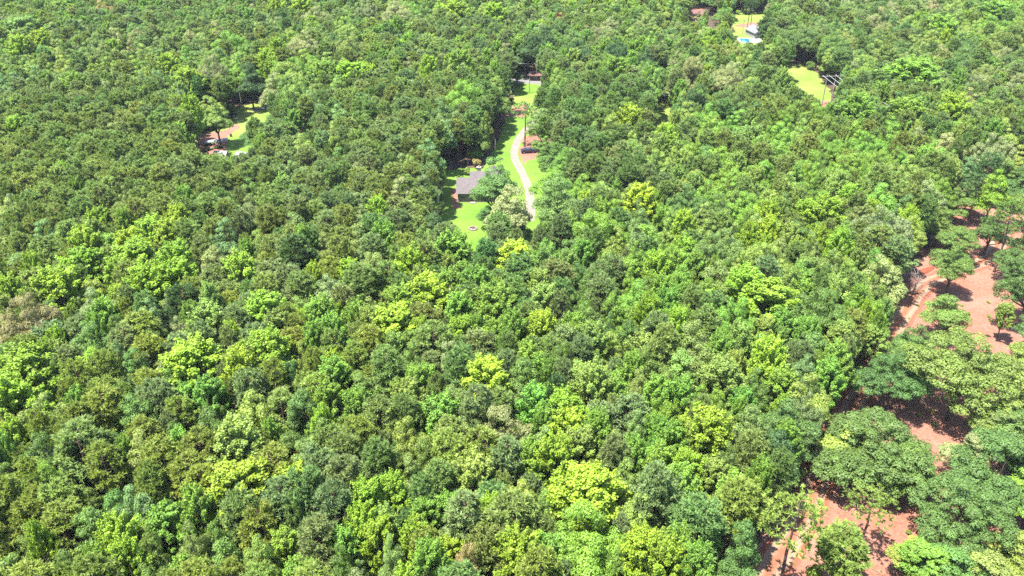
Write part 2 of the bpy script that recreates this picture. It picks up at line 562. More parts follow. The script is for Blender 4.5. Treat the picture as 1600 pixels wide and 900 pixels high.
def make_gum(seed, r0=3.0, H=16.0, base=0.40, n_cl=92):
    """upright pointed crown of rising leafy sprays"""
    r = np.random.default_rng(seed)
    z0, z1 = H * base, H
    clumps, ends = [], []
    ph = r.uniform(0, 6.28)
    for i in range(n_cl):
        t = (i + 0.5) / n_cl
        zz = z0 + (z1 - z0) * (t ** 0.85) * 0.95
        u = (zz - z0) / (z1 - z0)
        prof = (min(1, (u + 0.1) / 0.32) ** 0.6) * (1 - max(0, (u - 0.30) / 0.72) ** 1.7) + 0.05
        a = ph + i * 2.4 + r.normal(0, 0.3)
        q = r.uniform(0.5, 1.05) * (1 + 0.25 * math.sin(3 * a + seed))
        p = np.array([math.cos(a) * r0 * prof * q, math.sin(a) * r0 * prof * q, zz])
        tilt = r.uniform(0.25, 0.8)
        ax = unit(np.array([math.cos(a) * tilt, math.sin(a) * tilt, 1.0 - 0.35 * tilt]))
        s1 = unit(np.cross(ax, np.array([0.3, 0.2, 1.0])))
        s2 = np.cross(ax, s1)
        L = r.uniform(0.6, 1.35) * r0 / 3.0
        W = r.uniform(0.22, 0.46) * r0 / 3.0
        A = np.stack([s1 * W, s2 * W, ax * L], 1)
        clumps.append((p, A)); ends.append(p)
    v, f, s = crown_leaves(clumps, 64, 0.27, 0.20, r, 0.6, 0.5, 1.1, 0.3, 0.22)
    crown = mesh_from("gum_crown", v, f, M_LEAF, s)
    mb = MB()
    w = [r.normal(0, 0.15, 2) for _ in range(3)]
    mb.tube([(0, 0, -0.3), (0, 0, 0.5), (w[0][0], w[0][1], H * 0.35), (w[1][0], w[1][1], H * 0.65), (w[2][0] * .5, w[2][1] * .5, H * 0.93)], [0.28, 0.2, 0.17, 0.11, 0.03], 7)
    for k in range(9):
        p = ends[(k * 5 + 2) % len(ends)]
        limb(mb, (w[0][0] * .8, w[0][1] * .8, max(H * 0.22, p[2] - 2.2)), p, 0.06, 0.02, r)
    return crown, mb.mesh("gum_trunk", M_BARK, True)


def blades(c, axis, n, length, width, r, spread=0.75):
    """n needle bundles radiating from every tuft centre"""
    k = len(c)
    C = np.repeat(c, n, 0)
    D = unit(np.repeat(axis, n, 0) * 0.75 + r.normal(size=(k * n, 3)) * spread)
    L = length * r.uniform(0.6, 1.25, (k * n, 1))
    side = unit(np.cross(D, np.array([0, 0, 1.0]) + 0.55 * r.normal(size=(k * n, 3)))) * (width * r.uniform(0.7, 1.3, (k * n, 1)) / 2)
    v = np.stack([C + D * L * 0.15 - side, C + D * L * 0.15 + side, C + D * L], 1).reshape(-1, 3)
    f = np.arange(3 * k * n).reshape(-1, 3)
    sh = np.repeat(np.clip(r.normal(0.5, 0.17, k), 0, 1), n) + r.normal(0, 0.07, k * n)
    return v, f, np.clip(sh, 0, 1)


def make_pine(seed, r0=3.0, H=18.0, base=0.52, n_br=46, tufts=15, nb=14, flat=False):
    """loblolly pine: clear trunk, rounded crown of needle tufts on spreading branches"""
    r = np.random.default_rng(seed)
    mb = MB()
    top = np.array([r.normal(0, 0.25), r.normal(0, 0.25), H])
    w1 = np.array([r.normal(0, 0.15), r.normal(0, 0.15), H * 0.5])
    mb.tube([(0, 0, -0.3), (0, 0, 0.5), tuple(w1), tuple(top * np.array([.8, .8, 0.8])), tuple(top * np.array([1, 1, 0.97]))], [0.30, 0.23, 0.18, 0.10, 0.03], 8)
    C, A = [], []
    ph = r.uniform(0, 6.28)
    for i in range(n_br):
        t = (i + r.random()) / n_br
        zz = H * (base + (0.99 - base) * t)
        if flat:
            prof = math.sin(math.pi * min(1, 0.30 + 0.68 * t)) ** 0.6
        else:
            prof = (min(1.0, (t + 0.12) / 0.35) ** 0.7) * math.sqrt(max(0.03, 1 - max(0, (t - 0.30) / 0.72) ** 2))
        a = ph + i * 2.399 + r.normal(0, 0.35)
        L = r0 * max(0.16, prof) * r.uniform(0.72, 1.1) * (1 + 0.14 * math.sin(2 * a + seed))
        rise = r.uniform(0.05, 0.38) + 0.5 * t
        d = np.array([math.cos(a), math.sin(a), rise])
        tr = np.array([w1[0], w1[1], 0]) * (1 - t) + np.array([top[0], top[1], 0]) * t
        b0 = np.array([tr[0], tr[1], zz - L * rise * 0.6])
        tip = b0 + d * L
        if i % 3 == 0: limb(mb, b0, b0 + d * L * 0.8, 0.05, 0.015, r, 0.06, 4)
        k = max(2, int(tufts * (0.5 + 0.5 * L / r0)))
        for j in range(k):
            q = r.uniform(0.25, 1.0) ** 0.55
            side = np.array([-math.sin(a), math.cos(a), 0]) * r.normal(0, 0.24 * L * q)
            p = b0 + d * L * q + side + np.array([0, 0, r.normal(0, 0.18) - 0.10 * abs(np.linalg.norm(side))])
            C.append(p)
            A.append(unit(np.array([d[0] * 0.6, d[1] * 0.6, 1.0])))
    v, f, s = blades(np.array(C), np.array(A), nb, 0.60, 0.19, r, 0.62)
    crown = mesh_from("pine_crown", v, f, M_NEEDLE, s)
    return crown, mb.mesh("pine_trunk", M_PBARK, True)


def make_bare(seed, r0=3.0, H=9.0):
    r = np.random.default_rng(seed)
    t, c = MB(), MB()
    t.tube([(0, 0, -0.3), (0.1, 0, H * 0.3), (r.normal(0, .3), r.normal(0, .3), H * 0.62), (r.normal(0, .3), r.normal(0, .3), H * 0.9)], [0.24, 0.18, 0.11, 0.04], 7)
    for i in range(22):
        z = H * r.uniform(0.28, 0.85)
        a = i * 2.4
        L = r0 * r.uniform(0.5, 1.0)
        e = np.array([math.cos(a) * L, math.sin(a) * L, z + L * r.uniform(0.3, 1.0)])
        limb(c, (0, 0, z), e, 0.07, 0.025, r, 0.15, 5)
        for k in range(5):
            s = np.array([0, 0, z]) * (1 - 0.3 - 0.13 * k) + e * (0.3 + 0.13 * k)
            limb(c, s, s + r.normal(size=3) * L * 0.28 + np.array([math.cos(a), math.sin(a), 0.5]) * L * 0.25, 0.03, 0.012, r, 0.15, 4)
    return c.mesh("bare_branches", M_DEAD, True), t.mesh("bare_trunk", M_DEAD, True)


def make_shrub(seed, r0=1.3, H=1.9):
    r = np.random.default_rng(seed)
    cl = []
    for i in range(11):
        a = r.uniform(0, 6.28); q = r.uniform(0, 0.7) * r0
        k = r.uniform(0.35, 0.55) * r0
        cl.append((np.array([math.cos(a) * q, math.sin(a) * q, H * r.uniform(0.3, 0.75)]), np.diag([k, k, k * 0.85])))
    v, f, s = crown_leaves(cl, 22, 0.30, 0.22, r)
    return mesh_from("shrub_leaves", v, f, M_LEAF, s)


KINDS = {
    'pine': dict(name='pine_tree', cat='pine tree', r0=3.0, H=18.0, czf=0.80,
                 mesh=[make_pine(100 + i, base=b, n_br=n) for i, (b, n) in enumerate([(0.50, 62), (0.55, 56), (0.46, 66), (0.58, 52), (0.52, 60), (0.48, 58), (0.54, 64)])]),
    'oak': dict(name='oak_tree', cat='oak tree', r0=5.0, H=13.0, czf=0.68, mesh=[make_oak(200 + i, n_cl=n, lobes=4 + i % 4) for i, n in enumerate([104, 96, 112, 100, 108, 98])]),
    'bigoak': dict(name='oak_tree', cat='oak tree', r0=8.5, H=13.0, czf=0.68, mesh=[make_oak(260 + i, r0=8.5, base=0.34, n_cl=170, kk=0.66, gap=0.20, lobes=8 + i, leaf=0.30, dens=30, lean=1.0) for i in range(4)]),
    'shrub': dict(name='shrub', cat='shrub', r0=1.3, H=1.9, czf=0.6, mesh=[(make_shrub(600 + i), None) for i in range(3)]),
    'gum': dict(name='sweetgum_tree', cat='sweetgum tree', r0=3.0, H=16.0, czf=0.70, mesh=[make_gum(300 + i) for i in range(6)]),
    'openpine': dict(name='pine_tree', cat='pine tree', r0=4.0, H=19.0, czf=0.86,
                     mesh=[make_pine(400 + i, r0=4.0, H=19.0, base=0.66, n_br=34, tufts=8, nb=13, flat=True) for i in range(3)]),
    'bare': dict(name='dead_tree', cat='dead tree', r0=3.0, H=9.0, czf=0.6, mesh=[make_bare(500 + i) for i in range(2)]),
}
TONES = {   # albedo, word used in labels
    'olive': ((0.138, 0.190, 0.048), 'olive'),
    'pgreen': ((0.108, 0.176, 0.046), 'green'),
    'grey': ((0.134, 0.184, 0.064), 'grey-green'),
    'dark': ((0.054,0.100,0.030), 'dark green'),
    'yolive': ((0.150, 0.198, 0.036), 'yellowish olive'),
    'yellow': ((0.168, 0.258, 0.022), 'bright yellow-green'),
    'bright': ((0.122, 0.214, 0.028), 'fresh green'),
    'lime': ((0.150, 0.215, 0.042), 'light green'),
    'ogreen': ((0.090,0.150,0.030), 'mid green'),
    'blue': ((0.082,0.142,0.034), 'bluish green'),
    'pale': ((0.165, 0.190, 0.072), 'pale grey-green'),
    'teal': ((0.112, 0.185, 0.060), 'pale bluish'),
    'deep': ((0.070, 0.124, 0.030), 'deep green'),
    'moss': ((0.122,0.176,0.036), 'light olive green'),
    'tan':  ((0.200, 0.175, 0.070), 'tan brown'),
    'rust': ((0.220, 0.080, 0.045), 'rusty brown'),
    'wood': ((0.4, 0.36, 0.33), 'leafless grey'),
}

# ------------------------------------------------------------------ where the trees stand
# noted in the photograph by the middle of the crown (pixels), half its width (pixels), kind, tone
SPOTS = """
370 760 44 gum yellow|370 690 34 gum lime|187 840 27 gum yellow|197 875 24 gum yellow|210 787 38 oak teal|323 620 22 gum bright|393 640 44 oak lime|473 637 40 oak blue
227 707 45 oak olive|127 687 48 pine olive|73 643 40 oak olive|83 747 40 oak bright|410 867 40 oak lime|503 667 17 gum yellow|150 880 20 gum bright|17 620 34 gum yellow|8 700 15 gum bright
60 840 15 gum yellow|687 647 27 gum bright|510 627 20 gum bright|787 680 66 oak pale|883 643 30 gum yellow|890 668 26 gum yellow|867 713 27 gum yellow|933 670 20 gum bright|643 743 42 oak olive
947 700 35 oak lime|993 667 30 oak olive|920 767 45 gum yellow|973 740 40 oak lime|913 833 74 oak bright|1000 787 45 oak lime|577 780 25 gum yellow|565 820 20 gum yellow|670 880 25 gum bright
807 863 32 gum yellow|1010 860 28 gum yellow|800 797 40 pine olive|727 797 38 pine grey|840 883 32 pine yolive|733 873 30 oak tan|1063 620 22 gum bright|1047 653 16 gum bright|1097 645 28 pine olive
1100 675 35 gum yellow|1073 733 24 gum yellow|1170 657 36 oak olive|1227 643 56 oak blue|1260 637 26 oak grey|1027 753 33 pine grey|1190 740 17 gum bright|1153 773 38 pine yolive|1090 807 48 pine pgreen
1160 840 38 oak blue|1040 880 28 gum yellow|1007 853 20 gum yellow|1090 883 25 gum bright|1210 697 45 oak dark|133 380 22 gum yellow|130 413 28 gum yellow|87 447 30 gum yellow|200 383 20 gum yellow
213 403 34 gum yellow|240 363 25 gum yellow|280 343 18 gum yellow|263 367 22 gum yellow|277 403 22 gum yellow|227 440 25 gum yellow|187 427 22 gum yellow|280 430 25 gum yellow|193 343 11 gum bright
147 350 13 gum yellow|53 420 14 gum yellow|17 457 20 gum yellow|43 500 52 oak tan|143 470 40 oak grey|237 490 30 oak grey|283 467 30 pine dark|373 423 25 gum yellow|347 367 30 oak teal|335 390 22 oak teal
290 313 15 gum bright|187 557 26 oak teal|323 503 28 gum lime|362 523 14 gum yellow|333 530 25 oak blue|410 487 28 gum yellow|430 515 22 gum lime|420 547 32 gum yellow|377 577 22 gum yellow|490 530 16 gum bright
500 493 25 gum bright|520 520 20 gum bright|460 387 28 pine dark|473 377 15 gum bright|300 563 40 gum yellow|280 520 28 oak pale|33 580 44 gum yellow|87 530 13 gum yellow|70 560 15 gum yellow|490 428 11 gum yellow
617 507 35 gum yellow|667 460 34 gum yellow|640 415 22 gum yellow|630 473 25 gum bright|700 447 22 gum bright|747 443 22 gum bright|770 477 30 gum bright|707 387 25 gum bright|593 330 16 gum yellow|600 370 18 gum bright
800 513 18 gum bright|850 470 22 gum lime|803 403 25 gum yellow|847 513 20 gum yellow|677 350 30 oak dark|853 395 34 oak bright|930 362 54 oak bright|557 373 40 oak olive|563 433 34 pine pgreen|1013 487 16 gum yellow
953 507 18 oak teal|760 590 30 gum yellow|1163 328 38 oak bright|1067 350 15 gum yellow|1200 360 14 gum yellow|1327 307 16 gum yellow|1117 387 42 oak pgreen|1043 400 30 oak bright|1067 440 35 oak bright
1200 407 45 oak lime|1163 447 30 gum yellow|1193 467 40 gum yellow|1147 503 50 oak bright|1270 383 22 oak olive|1377 357 50 oak pale|1383 423 42 oak grey|1330 430 40 oak bright|1283 487 58 oak ogreen|1267 540 46 oak ogreen
1203 557 22 gum yellow|1057 507 16 gum yellow|1040 530 30 pine olive|1260 580 33 oak teal|1067 570 40 oak lime|960 540 30 oak lime|880 560 34 oak ogreen|700 560 30 oak pale|640 560 26 oak lime
162 16 18 oak tan|165 31 18 oak dark|66 12 9 gum yellow|37 47 24 gum lime|30 77 15 gum yellow|65 67 14 gum yellow|292 90 18 oak bright|265 107 16 gum yellow|360 75 32 oak bright|332 117 28 oak pale
297 130 20 gum yellow|117 137 15 gum bright|25 200 15 gum yellow|300 178 13 gum yellow|335 172 27 oak lime|388 117 24 oak dark|10 35 14 oak pale|495 32 25 oak pale|572 22 20 oak pale|617 25 28 oak pale
542 47 24 oak lime|472 12 14 gum yellow|432 15 12 gum yellow|485 55 20 oak lime|477 77 30 oak pale|550 80 28 oak olive|417 97 13 gum yellow|432 82 12 gum yellow|452 128 44 oak lime|425 138 24 oak pale|470 152 28 oak lime|530 140 22 oak lime|500 146 20 oak ogreen|505 120 18 gum bright
547 120 22 gum yellow|485 165 22 oak teal|710 20 18 gum yellow|772 25 16 gum yellow|620 45 9 gum bright|727 158 38 oak bright|690 175 26 oak blue|592 87 13 gum bright|670 110 12 gum yellow|720 102 16 gum bright
750 84 24 oak dark|985 60 18 oak lime|1015 70 20 oak bright|1080 122 34 oak pale|1140 130 28 oak pale|962 112 18 gum bright|1022 130 14 oak lime|1110 65 14 gum bright|1375 38 24 oak pale|1400 42 16 oak blue
1425 117 36 gum bright|1455 10 16 oak tan|1487 175 20 gum yellow|1417 178 25 gum bright|1510 160 25 oak pale|1340 175 22 gum bright|1300 75 26 oak ogreen|1560 60 18 oak lime|1470 45 20 gum bright|1560 20 22 gum bright
870 50 24 oak blue|850 70 26 oak dark|905 85 26 oak dark|960 85 24 oak dark|1010 95 22 oak dark|1060 85 22 oak ogreen|820 75 22 oak dark|1110 95 22 oak ogreen|1160 90 22 oak lime
985 190 18 gum yellow|1040 215 16 gum yellow|1175 215 20 gum lime|1250 200 24 oak lime|1130 165 30 oak blue|1090 165 28 oak dark|890 245 30 oak bright|1550 235 34 oak pale|1480 225 30 oak pale|1430 215 24 oak pale
670 235 30 oak teal|640 260 26 oak lime|620 300 30 oak pale|560 270 24 oak pale|470 230 28 oak lime|520 205 22 oak lime|1000 310 22 gum yellow|960 330 24 oak bright|1100 300 26 oak bright
1230 290 26 oak lime|1290 330 22 gum yellow|1450 300 30 oak grey|1420 260 26 oak lime|330 470 16 gum lime|590 560 24 oak olive|520 585 24 gum bright|455 585 26 oak blue|640 620 22 gum lime|720 520 20 gum yellow
1000 600 26 oak olive|925 600 24 gum lime|870 610 20 pine dark|1130 590 30 gum lime|1180 600 32 oak ogreen|1080 690 22 oak lime|1135 720 26 oak olive|850 800 30 oak lime|470 720 34 oak olive|520 780 34 pine grey|460 800 26 oak ogreen
295 840 34 oak olive|240 850 30 oak lime|590 710 30 pine pgreen|540 740 32 pine grey|740 740 28 gum lime|610 870 30 oak olive|530 880 30 oak ogreen|340 560 24 oak pale|60 600 20 oak olive
"""
# standing on the clay and round the house: foot of the trunk (pixels), crown radius (m), height (m), kind, tone
FEET = """
1480 656 9.6 16.5 oak moss|1478 460 4.6 12.5 oak ogreen|1385 640 6.4 11.5 oak deep|1472 534 4.6 10.5 oak lime|1548 702 4.6 9.5 oak lime|1408 600 4.4 10 oak ogreen|1352 752 8.6 12 oak deep|1310 742 5.2 10 oak lime|1400 772 5.5 10 oak ogreen
1548 790 7.6 12 oak deep|1500 770 4.5 10.5 oak pale|1490 872 6.6 12.5 oak deep|1340 864 3.3 11.5 openpine yolive|1213 945 4.3 19 openpine yolive|1295 925 3.6 11 pine yolive|1428 925 3.2 8 gum bright
1575 920 4.6 9.5 oak yolive|1590 512 6.6 16.5 oak deep|1537 398 4.6 10.5 oak deep|1556 533 1.9 8.5 gum lime|1553 425 4.6 17 openpine ogreen|1513 345 4.6 12 openpine dark|1504 335 3.5 9 oak teal|1537 355 4.6 15 oak yellow
1585 640 5.5 10.5 oak lime|1600 715 6.0 10.5 oak deep|1490 410 4.4 9 oak ogreen|1460 385 4.6 10 oak ogreen|1600 440 6.5 12 oak blue|1612 360 6 13 oak ogreen|1425 462 3.4 6.5 bare wood
1420 575 4.2 9.5 oak blue|1610 820 5.2 11 oak bright|1640 600 6 12 oak ogreen|1650 930 6 12 oak ogreen|1420 905 3.4 7 oak yolive|1530 318 4.4 14 openpine dark|1560 322 4.6 13 oak ogreen|1585 330 4.6 13 oak blue|1600 318 4.8 14 oak ogreen|1500 312 4.6 12 oak teal|1480 352 4.2 10 oak ogreen|1545 300 5 12 oak ogreen|1575 292 5 12 oak lime|1606 470 5.5 14 oak ogreen|1612 560 5 12 oak blue|1598 600 4.4 9 oak lime|1560 715 4.4 9 oak olive|1600 760 5 11 oak ogreen|1470 930 4.4 9 oak ogreen|1525 945 4.4 9 oak olive|1290 860 1.2 2.4 oak lime|1272 905 1.4 2.6 oak bright
772 350 5.8 17.5 oak blue|801 385 6.2 16 oak pale|763 360 3.2 6.5 oak blue|786 366 3.5 7.5 oak blue|800 394 3.6 7 oak olive|818 384 3.0 6 oak olive|872 378 3.2 7 oak blue|852 264 3.6 10 oak ogreen|867 288 4.2 12 oak ogreen|873 372 6.0 17 oak blue|858 345 5.0 14 oak bright|905 345 4.8 13 oak bright|915 435 6.4 12.5 oak bright
820 229 3.9 14 openpine pgreen|846 236 5.0 13.5 oak olive|337 197 4.4 9.5 oak lime|322 201 4 9 oak lime|404 247 5.2 11 oak ogreen|431 247 5.4 11.5 oak bright|418 240 4.2 10 oak ogreen
213 650 3.2 11 bare wood|1075 165 3.6 8 bare wood|874 75 2.6 15 pine rust|1410 470 2.4 5 bare wood
1167 47 3 15 openpine dark|1172 47 3 15 openpine dark|1135 62 3 9 oak tan|1125 58 5 13 oak ogreen|1130 50 4 14 oak bright|1118 40 5 17 openpine grey|1090 40 4 7 oak tan
1195 95 4.5 15 pine dark|1190 85 4 15 pine dark|1210 80 4.5 16 pine blue|745 262 1.6 2.8 oak tan|730 273 1.2 2.2 oak lime|808 133 2.4 5.5 oak dark|793 172 1.4 3.4 oak dark
"""
WINDOWS = [   # openings of the photograph that the trees of the wood do not cover
    [(703, 290), (716, 266), (765, 266), (768, 330), (755, 378), (728, 378), (708, 350), (703, 320)],
    [(757, 266), (770, 243), (790, 195), (803, 160), (802, 121), (846, 119), (838, 148), (816, 178), (822, 210), (845, 228), (846, 246), (818, 255), (834, 312), (820, 318), (800, 270)],
    [(818, 350), (832, 345), (838, 372), (822, 378)],
    [(311, 207), (350, 190), (370, 190), (378, 160), (418, 155), (416, 170), (395, 175), (380, 185), (378, 215), (392, 232), (378, 243), (335, 242), (312, 238)],
    [(1144, 28), (1186, 28), (1196, 60), (1180, 68), (1156, 68), (1143, 52)],
    [(1226, 110), (1252, 104), (1296, 120), (1312, 117), (1300, 165), (1284, 162), (1278, 149), (1250, 140)],
    [(1034, 148), (1049, 146), (1045, 185), (1038, 205), (1026, 212), (1030, 175)],
    [(1077, 16), (1097, 16), (1097, 34), (1077, 34)],
    [(466, 199), (484, 198), (482, 217), (469, 217)],
    [(1165, 900), (1200, 840), (1242, 765), (1252, 712), (1300, 712), (1330, 800), (1400, 900)],
    [(1400, 470), (1432, 415), (1470, 400), (1500, 330), (1520, 300), (1600, 330), (1600, 900), (1330, 800), (1340, 690), (1370, 600)],
    [(1108, 26), (1122, 26), (1122, 50), (1106, 50)],
]
CLEAR = [   # ground without trees of the wood
    CLAY_PX,
    [(686, 300), (692, 264), (752, 258), (760, 244), (781, 200), (798, 160), (796, 118), (850, 118), (850, 150), (838, 180), (846, 205), (850, 262), (872, 300), (895, 390), (880, 415), (672, 420)],
    [(298, 240), (308, 206), (350, 198), (366, 185), (372, 165), (418, 155), (440, 160), (440, 190), (430, 215), (425, 262), (330, 262), (300, 252)],
    [(1070, 36), (1076, 12), (1100, 12), (1130, 40), (1138, 24), (1195, 22), (1205, 70), (1150, 76), (1100, 50)],
    [(1215, 115), (1232, 102), (1256, 102), (1278, 118), (1300, 146), (1304, 172), (1262, 170), (1228, 138)],
    [(1014, 216), (1018, 170), (1026, 140), (1053, 142), (1050, 180), (1046, 216)],
    [(464, 224), (466, 196), (486, 196), (488, 224)],
    [(690, 119), (1000, 126), (1000, 134), (690, 129)],
]

trees = []      # dict(x, y, r, H, kind, tone, hand)
grid = {}
GS = 8.0


def add_tree(x, y, r, H, kind, tone, hand):
    t = dict(x=x, y=y, r=r, H=H, kind=kind, tone=tone, hand=hand)
    trees.append(t)
    grid.setdefault((int(x // GS), int(y // GS)), []).append(t)


def near_ok(x, y, r, k, H=None):
    gx_, gy_ = int(x // GS), int(y // GS)
    for i in (-2, -1, 0, 1, 2):
        for j in (-2, -1, 0, 1, 2):
            for t in grid.get((gx_ + i, gy_ + j), ()):
                if math.hypot(t['x'] - x, t['y'] - y) < k * (t['r'] + r): return False
    return True


for line in SPOTS.strip().replace("\n", "|").split("|"):
    a = line.split()
    px, py, rp, kind, tone = float(a[0]), float(a[1]), float(a[2]), a[3], a[4]
    K = KINDS[kind]
    H = {'pine': 17.0, 'oak': 15.4, 'gum': 16.6}[kind] + rng.normal(0, 0.7)
    p = at(px, py, H * (0.86 if kind == 'pine' else 0.80))
    _, _, depth = proj(*p)
    r = rp * depth / FPX
    if kind == 'gum': r *= 1.3
    if kind == 'gum' and r < 2.0: H *= 0.95
    if py < 200: H += 1.6
    if kind == 'oak' and r > 5.4: kind, H = 'bigoak', H + 2.0
    add_tree(p[0], p[1], r, H, kind, tone, True)
for line in FEET.strip().replace("\n", "|").split("|"):
    a = line.split()
    p = at(float(a[0]), float(a[1]))
    kind = a[4]
    if kind == 'oak' and float(a[2]) > 6.2: kind = 'bigoak'
    if float(a[3]) < 3.6: kind = 'shrub'
    add_tree(p[0], p[1], float(a[2]), float(a[3]), kind, a[5], True)

CLEAR_W = [[tuple(at(*p)[:2]) for p in poly] for poly in CLEAR]


def zone(px, py):
    """share of pine, oak, sweetgum and their tones, as read from the photograph"""
    if py < 110:
        return (0.40, 0.44, 0.16), ('grey', 'pgreen', 'olive'), ('ogreen', 'pale', 'olive', 'blue', 'lime', 'bright'), ('bright', 'lime', 'yellow')
    if px < 720 and py < 350:
        return (0.86, 0.09, 0.05), ('olive', 'olive', 'grey', 'pgreen'), ('olive', 'grey', 'ogreen', 'teal'), ('bright', 'lime')
    if px < 1030 and py < 270:
        return (0.84, 0.10, 0.06), ('pgreen', 'pgreen', 'grey'), ('ogreen', 'lime'), ('bright', 'lime')
    if px > 1030 and py < 300:
        return (0.34, 0.46, 0.20), ('grey', 'pgreen', 'olive'), ('ogreen', 'olive', 'pale', 'lime', 'blue', 'bright'), ('bright', 'lime')
    if px < 560:
        return (0.60, 0.22, 0.18), ('olive', 'olive', 'grey', 'yolive'), ('olive', 'lime', 'grey', 'ogreen'), ('lime', 'yellow', 'bright')
    if px < 900:
        return (0.56, 0.24, 0.20), ('grey', 'pgreen', 'olive', 'yolive'), ('ogreen', 'olive', 'lime'), ('bright', 'lime', 'yellow')
    return (0.34, 0.40, 0.26), ('grey', 'pgreen', 'olive'), ('ogreen', 'bright', 'lime', 'olive', 'blue'), ('bright', 'lime', 'yellow')


def covers_window(x, y, r, H, kind):
    lo = H * (0.5 if kind == 'pine' else 0.35)
    for zf, rf in ((H, 0.0), (H * 0.82, 0.8), (H * 0.65, 1.0), (lo, 0.8)):
        px, py, d = proj(x, y, zf)
        rp = r * rf * FPX / d
        for ox in (-rp, 0, rp):
            for w in WINDOWS:
                if in_poly(px + ox, py, w): return True
    return False


def patch(x, y, k):
    """slow variation over the wood, -1..1, so that stands form"""
    return (math.sin(x * 0.041 + k * 2.1) + math.sin(y * 0.033 + k * 1.3 + x * 0.012) + math.sin((x - y) * 0.024 + k)) / 2.2


r = np.random.default_rng(21)
ROUNDS = ((12000, 3.5, 5.4, 0.66, 1.08), (28000, 2.5, 3.5, 0.58, 1.0), (36000, 1.9, 2.6, 0.60, 0.95), (30000, 1.4, 1.9, 0.58, 0.84))
for rnd, (n_try, lo_r, hi_r, k, hf_) in enumerate(ROUNDS):
    for _ in range(n_try):
        y = 36 + 530 * r.random() ** 0.95
        half = (y * CP + 45) * 0.62 + 26
        x = r.uniform(-half, half)
        px, py, d = proj(x, y, 14.0)
        if py > 1010 or py < -75: continue
        sh, tp, to, tg = zone(px, py)
        po = max(0.02, sh[1] * (1 + 0.9 * patch(x, y, 0)))
        pg = max(0.02, sh[2] * (1 + 0.9 * patch(x, y, 3)))
        q = r.random() * (sh[0] + po + pg)
        kind, tones = ('oak', to) if q < po else (('gum', tg) if q < po + pg else ('pine', tp))
        if rnd == 0 and kind != 'oak': continue
        rad = r.uniform(lo_r, hi_r)
        if rnd == 0 and px > 900 and py < 330: rad *= 1.2

        if kind == 'gum': rad *= 0.92
        if py < 120: rad *= 1.15
        if not near_ok(x, y, rad, k): continue
        if any(in_poly(x, y, w) for w in CLEAR_W): continue
        H = {'pine': 15.4, 'oak': 13.8, 'gum': 14.8}[kind] * r.uniform(0.88, 1.10) * hf_
        tries = 0
        while covers_window(x, y, rad, H, kind) and tries < 3:
            H *= 0.68; rad *= 0.8; tries += 1
        if tries == 3: continue
        t_ = tones[int(np.clip((patch(x, y, 5) * 0.5 + 0.5) * len(tones) + r.normal(0, 0.9), 0, len(tones) - 1))]
        if kind == 'oak' and rad > 5.6: kind = 'bigoak'
        add_tree(x, y, rad, H, kind, t_, False)
print("trees", len(trees))

# ------------------------------------------------------------------ trees: the largest in view one by one, the rest as woods
for t in trees:
    K = KINDS[t['kind']]
    px, py, d = proj(t['x'], t['y'], t['H'] * K['czf'])
    t['px'], t['py'], t['size'] = px, py, t['r'] * FPX / d
    _, tp, _ = proj(t['x'], t['y'], t['H'])
    t['in'] = -15 < px < 1615 and (tp < 893) and py > 0 and t['y'] > 30
    t['name'] = K['name']
    c = np.array(TONES[t['tone']][0])
    j = rng.normal(0, 0.09)
    hue = rng.normal(0, 0.07)
    t['tint'] = np.clip(c * (1 + j) * np.array([1 + hue, 1.0, 1 - 0.6 * hue]), 0.005, 0.9)
    t['var'] = int(rng.integers(len(K['mesh'])))
    t['rot'] = float(rng.uniform(0, 6.283))

singles, rest = [], []
for nm in ('pine_tree', 'oak_tree', 'sweetgum_tree', 'dead_tree', 'shrub'):
    v = [t for t in trees if t['name'] == nm]
    v.sort(key=lambda t: (not t['in'], -t['size'] * (1.6 if t['hand'] else 1.0)))
    n = min(298, sum(1 for t in v if t['in']))
    singles += v[:n]
    rest += v[n:]

# a label for each: tone, kind, where in the wood; then its order from the left among those that share these words
def place_words(px, py):
    row = ('at the bottom edge' if py > 770 else 'in the lower woods' if py > 600 else 'in the middle woods' if py > 430 else
           'level with the house' if py > 230 else 'in the far woods')
    if px > 1250 and py > 330:
        c = 'beside the clay'
    else:
        c = ('far left' if px < 200 else 'left' if px < 400 else 'left of centre' if px < 600 else 'centre left' if px < 800 else
             'centre right' if px < 1000 else 'right of centre' if px < 1200 else 'far right')
    return row + ' ' + c


ORD = ['', 'second', 'third', 'fourth', 'fifth', 'sixth', 'seventh', 'eighth', 'ninth', 'tenth', 'eleventh', 'twelfth']
NUM = ['', '', 'two', 'three', 'four', 'five', 'six', 'seven', 'eight', 'nine', 'ten', 'eleven', 'twelve']
WORD = {'pine_tree': 'pine', 'oak_tree': 'oak', 'sweetgum_tree': 'sweetgum', 'dead_tree': 'dead tree', 'shrub': 'shrub'}
GROUPS = {'pine_tree': 'pines standing in the wood', 'oak_tree': 'spreading oaks of the wood', 'sweetgum_tree': 'upright sweetgums of the wood', 'dead_tree': 'leafless dead trees', 'shrub': 'shrubs round the house lawn'}


def size_word(t):
    m = {'pine_tree': 3.0, 'oak_tree': 4.2, 'sweetgum_tree': 2.6}.get(t['name'], 3)
    return 'big' if t['r'] > 1.25 * m else 'slender' if t['r'] < 0.75 * m else ''


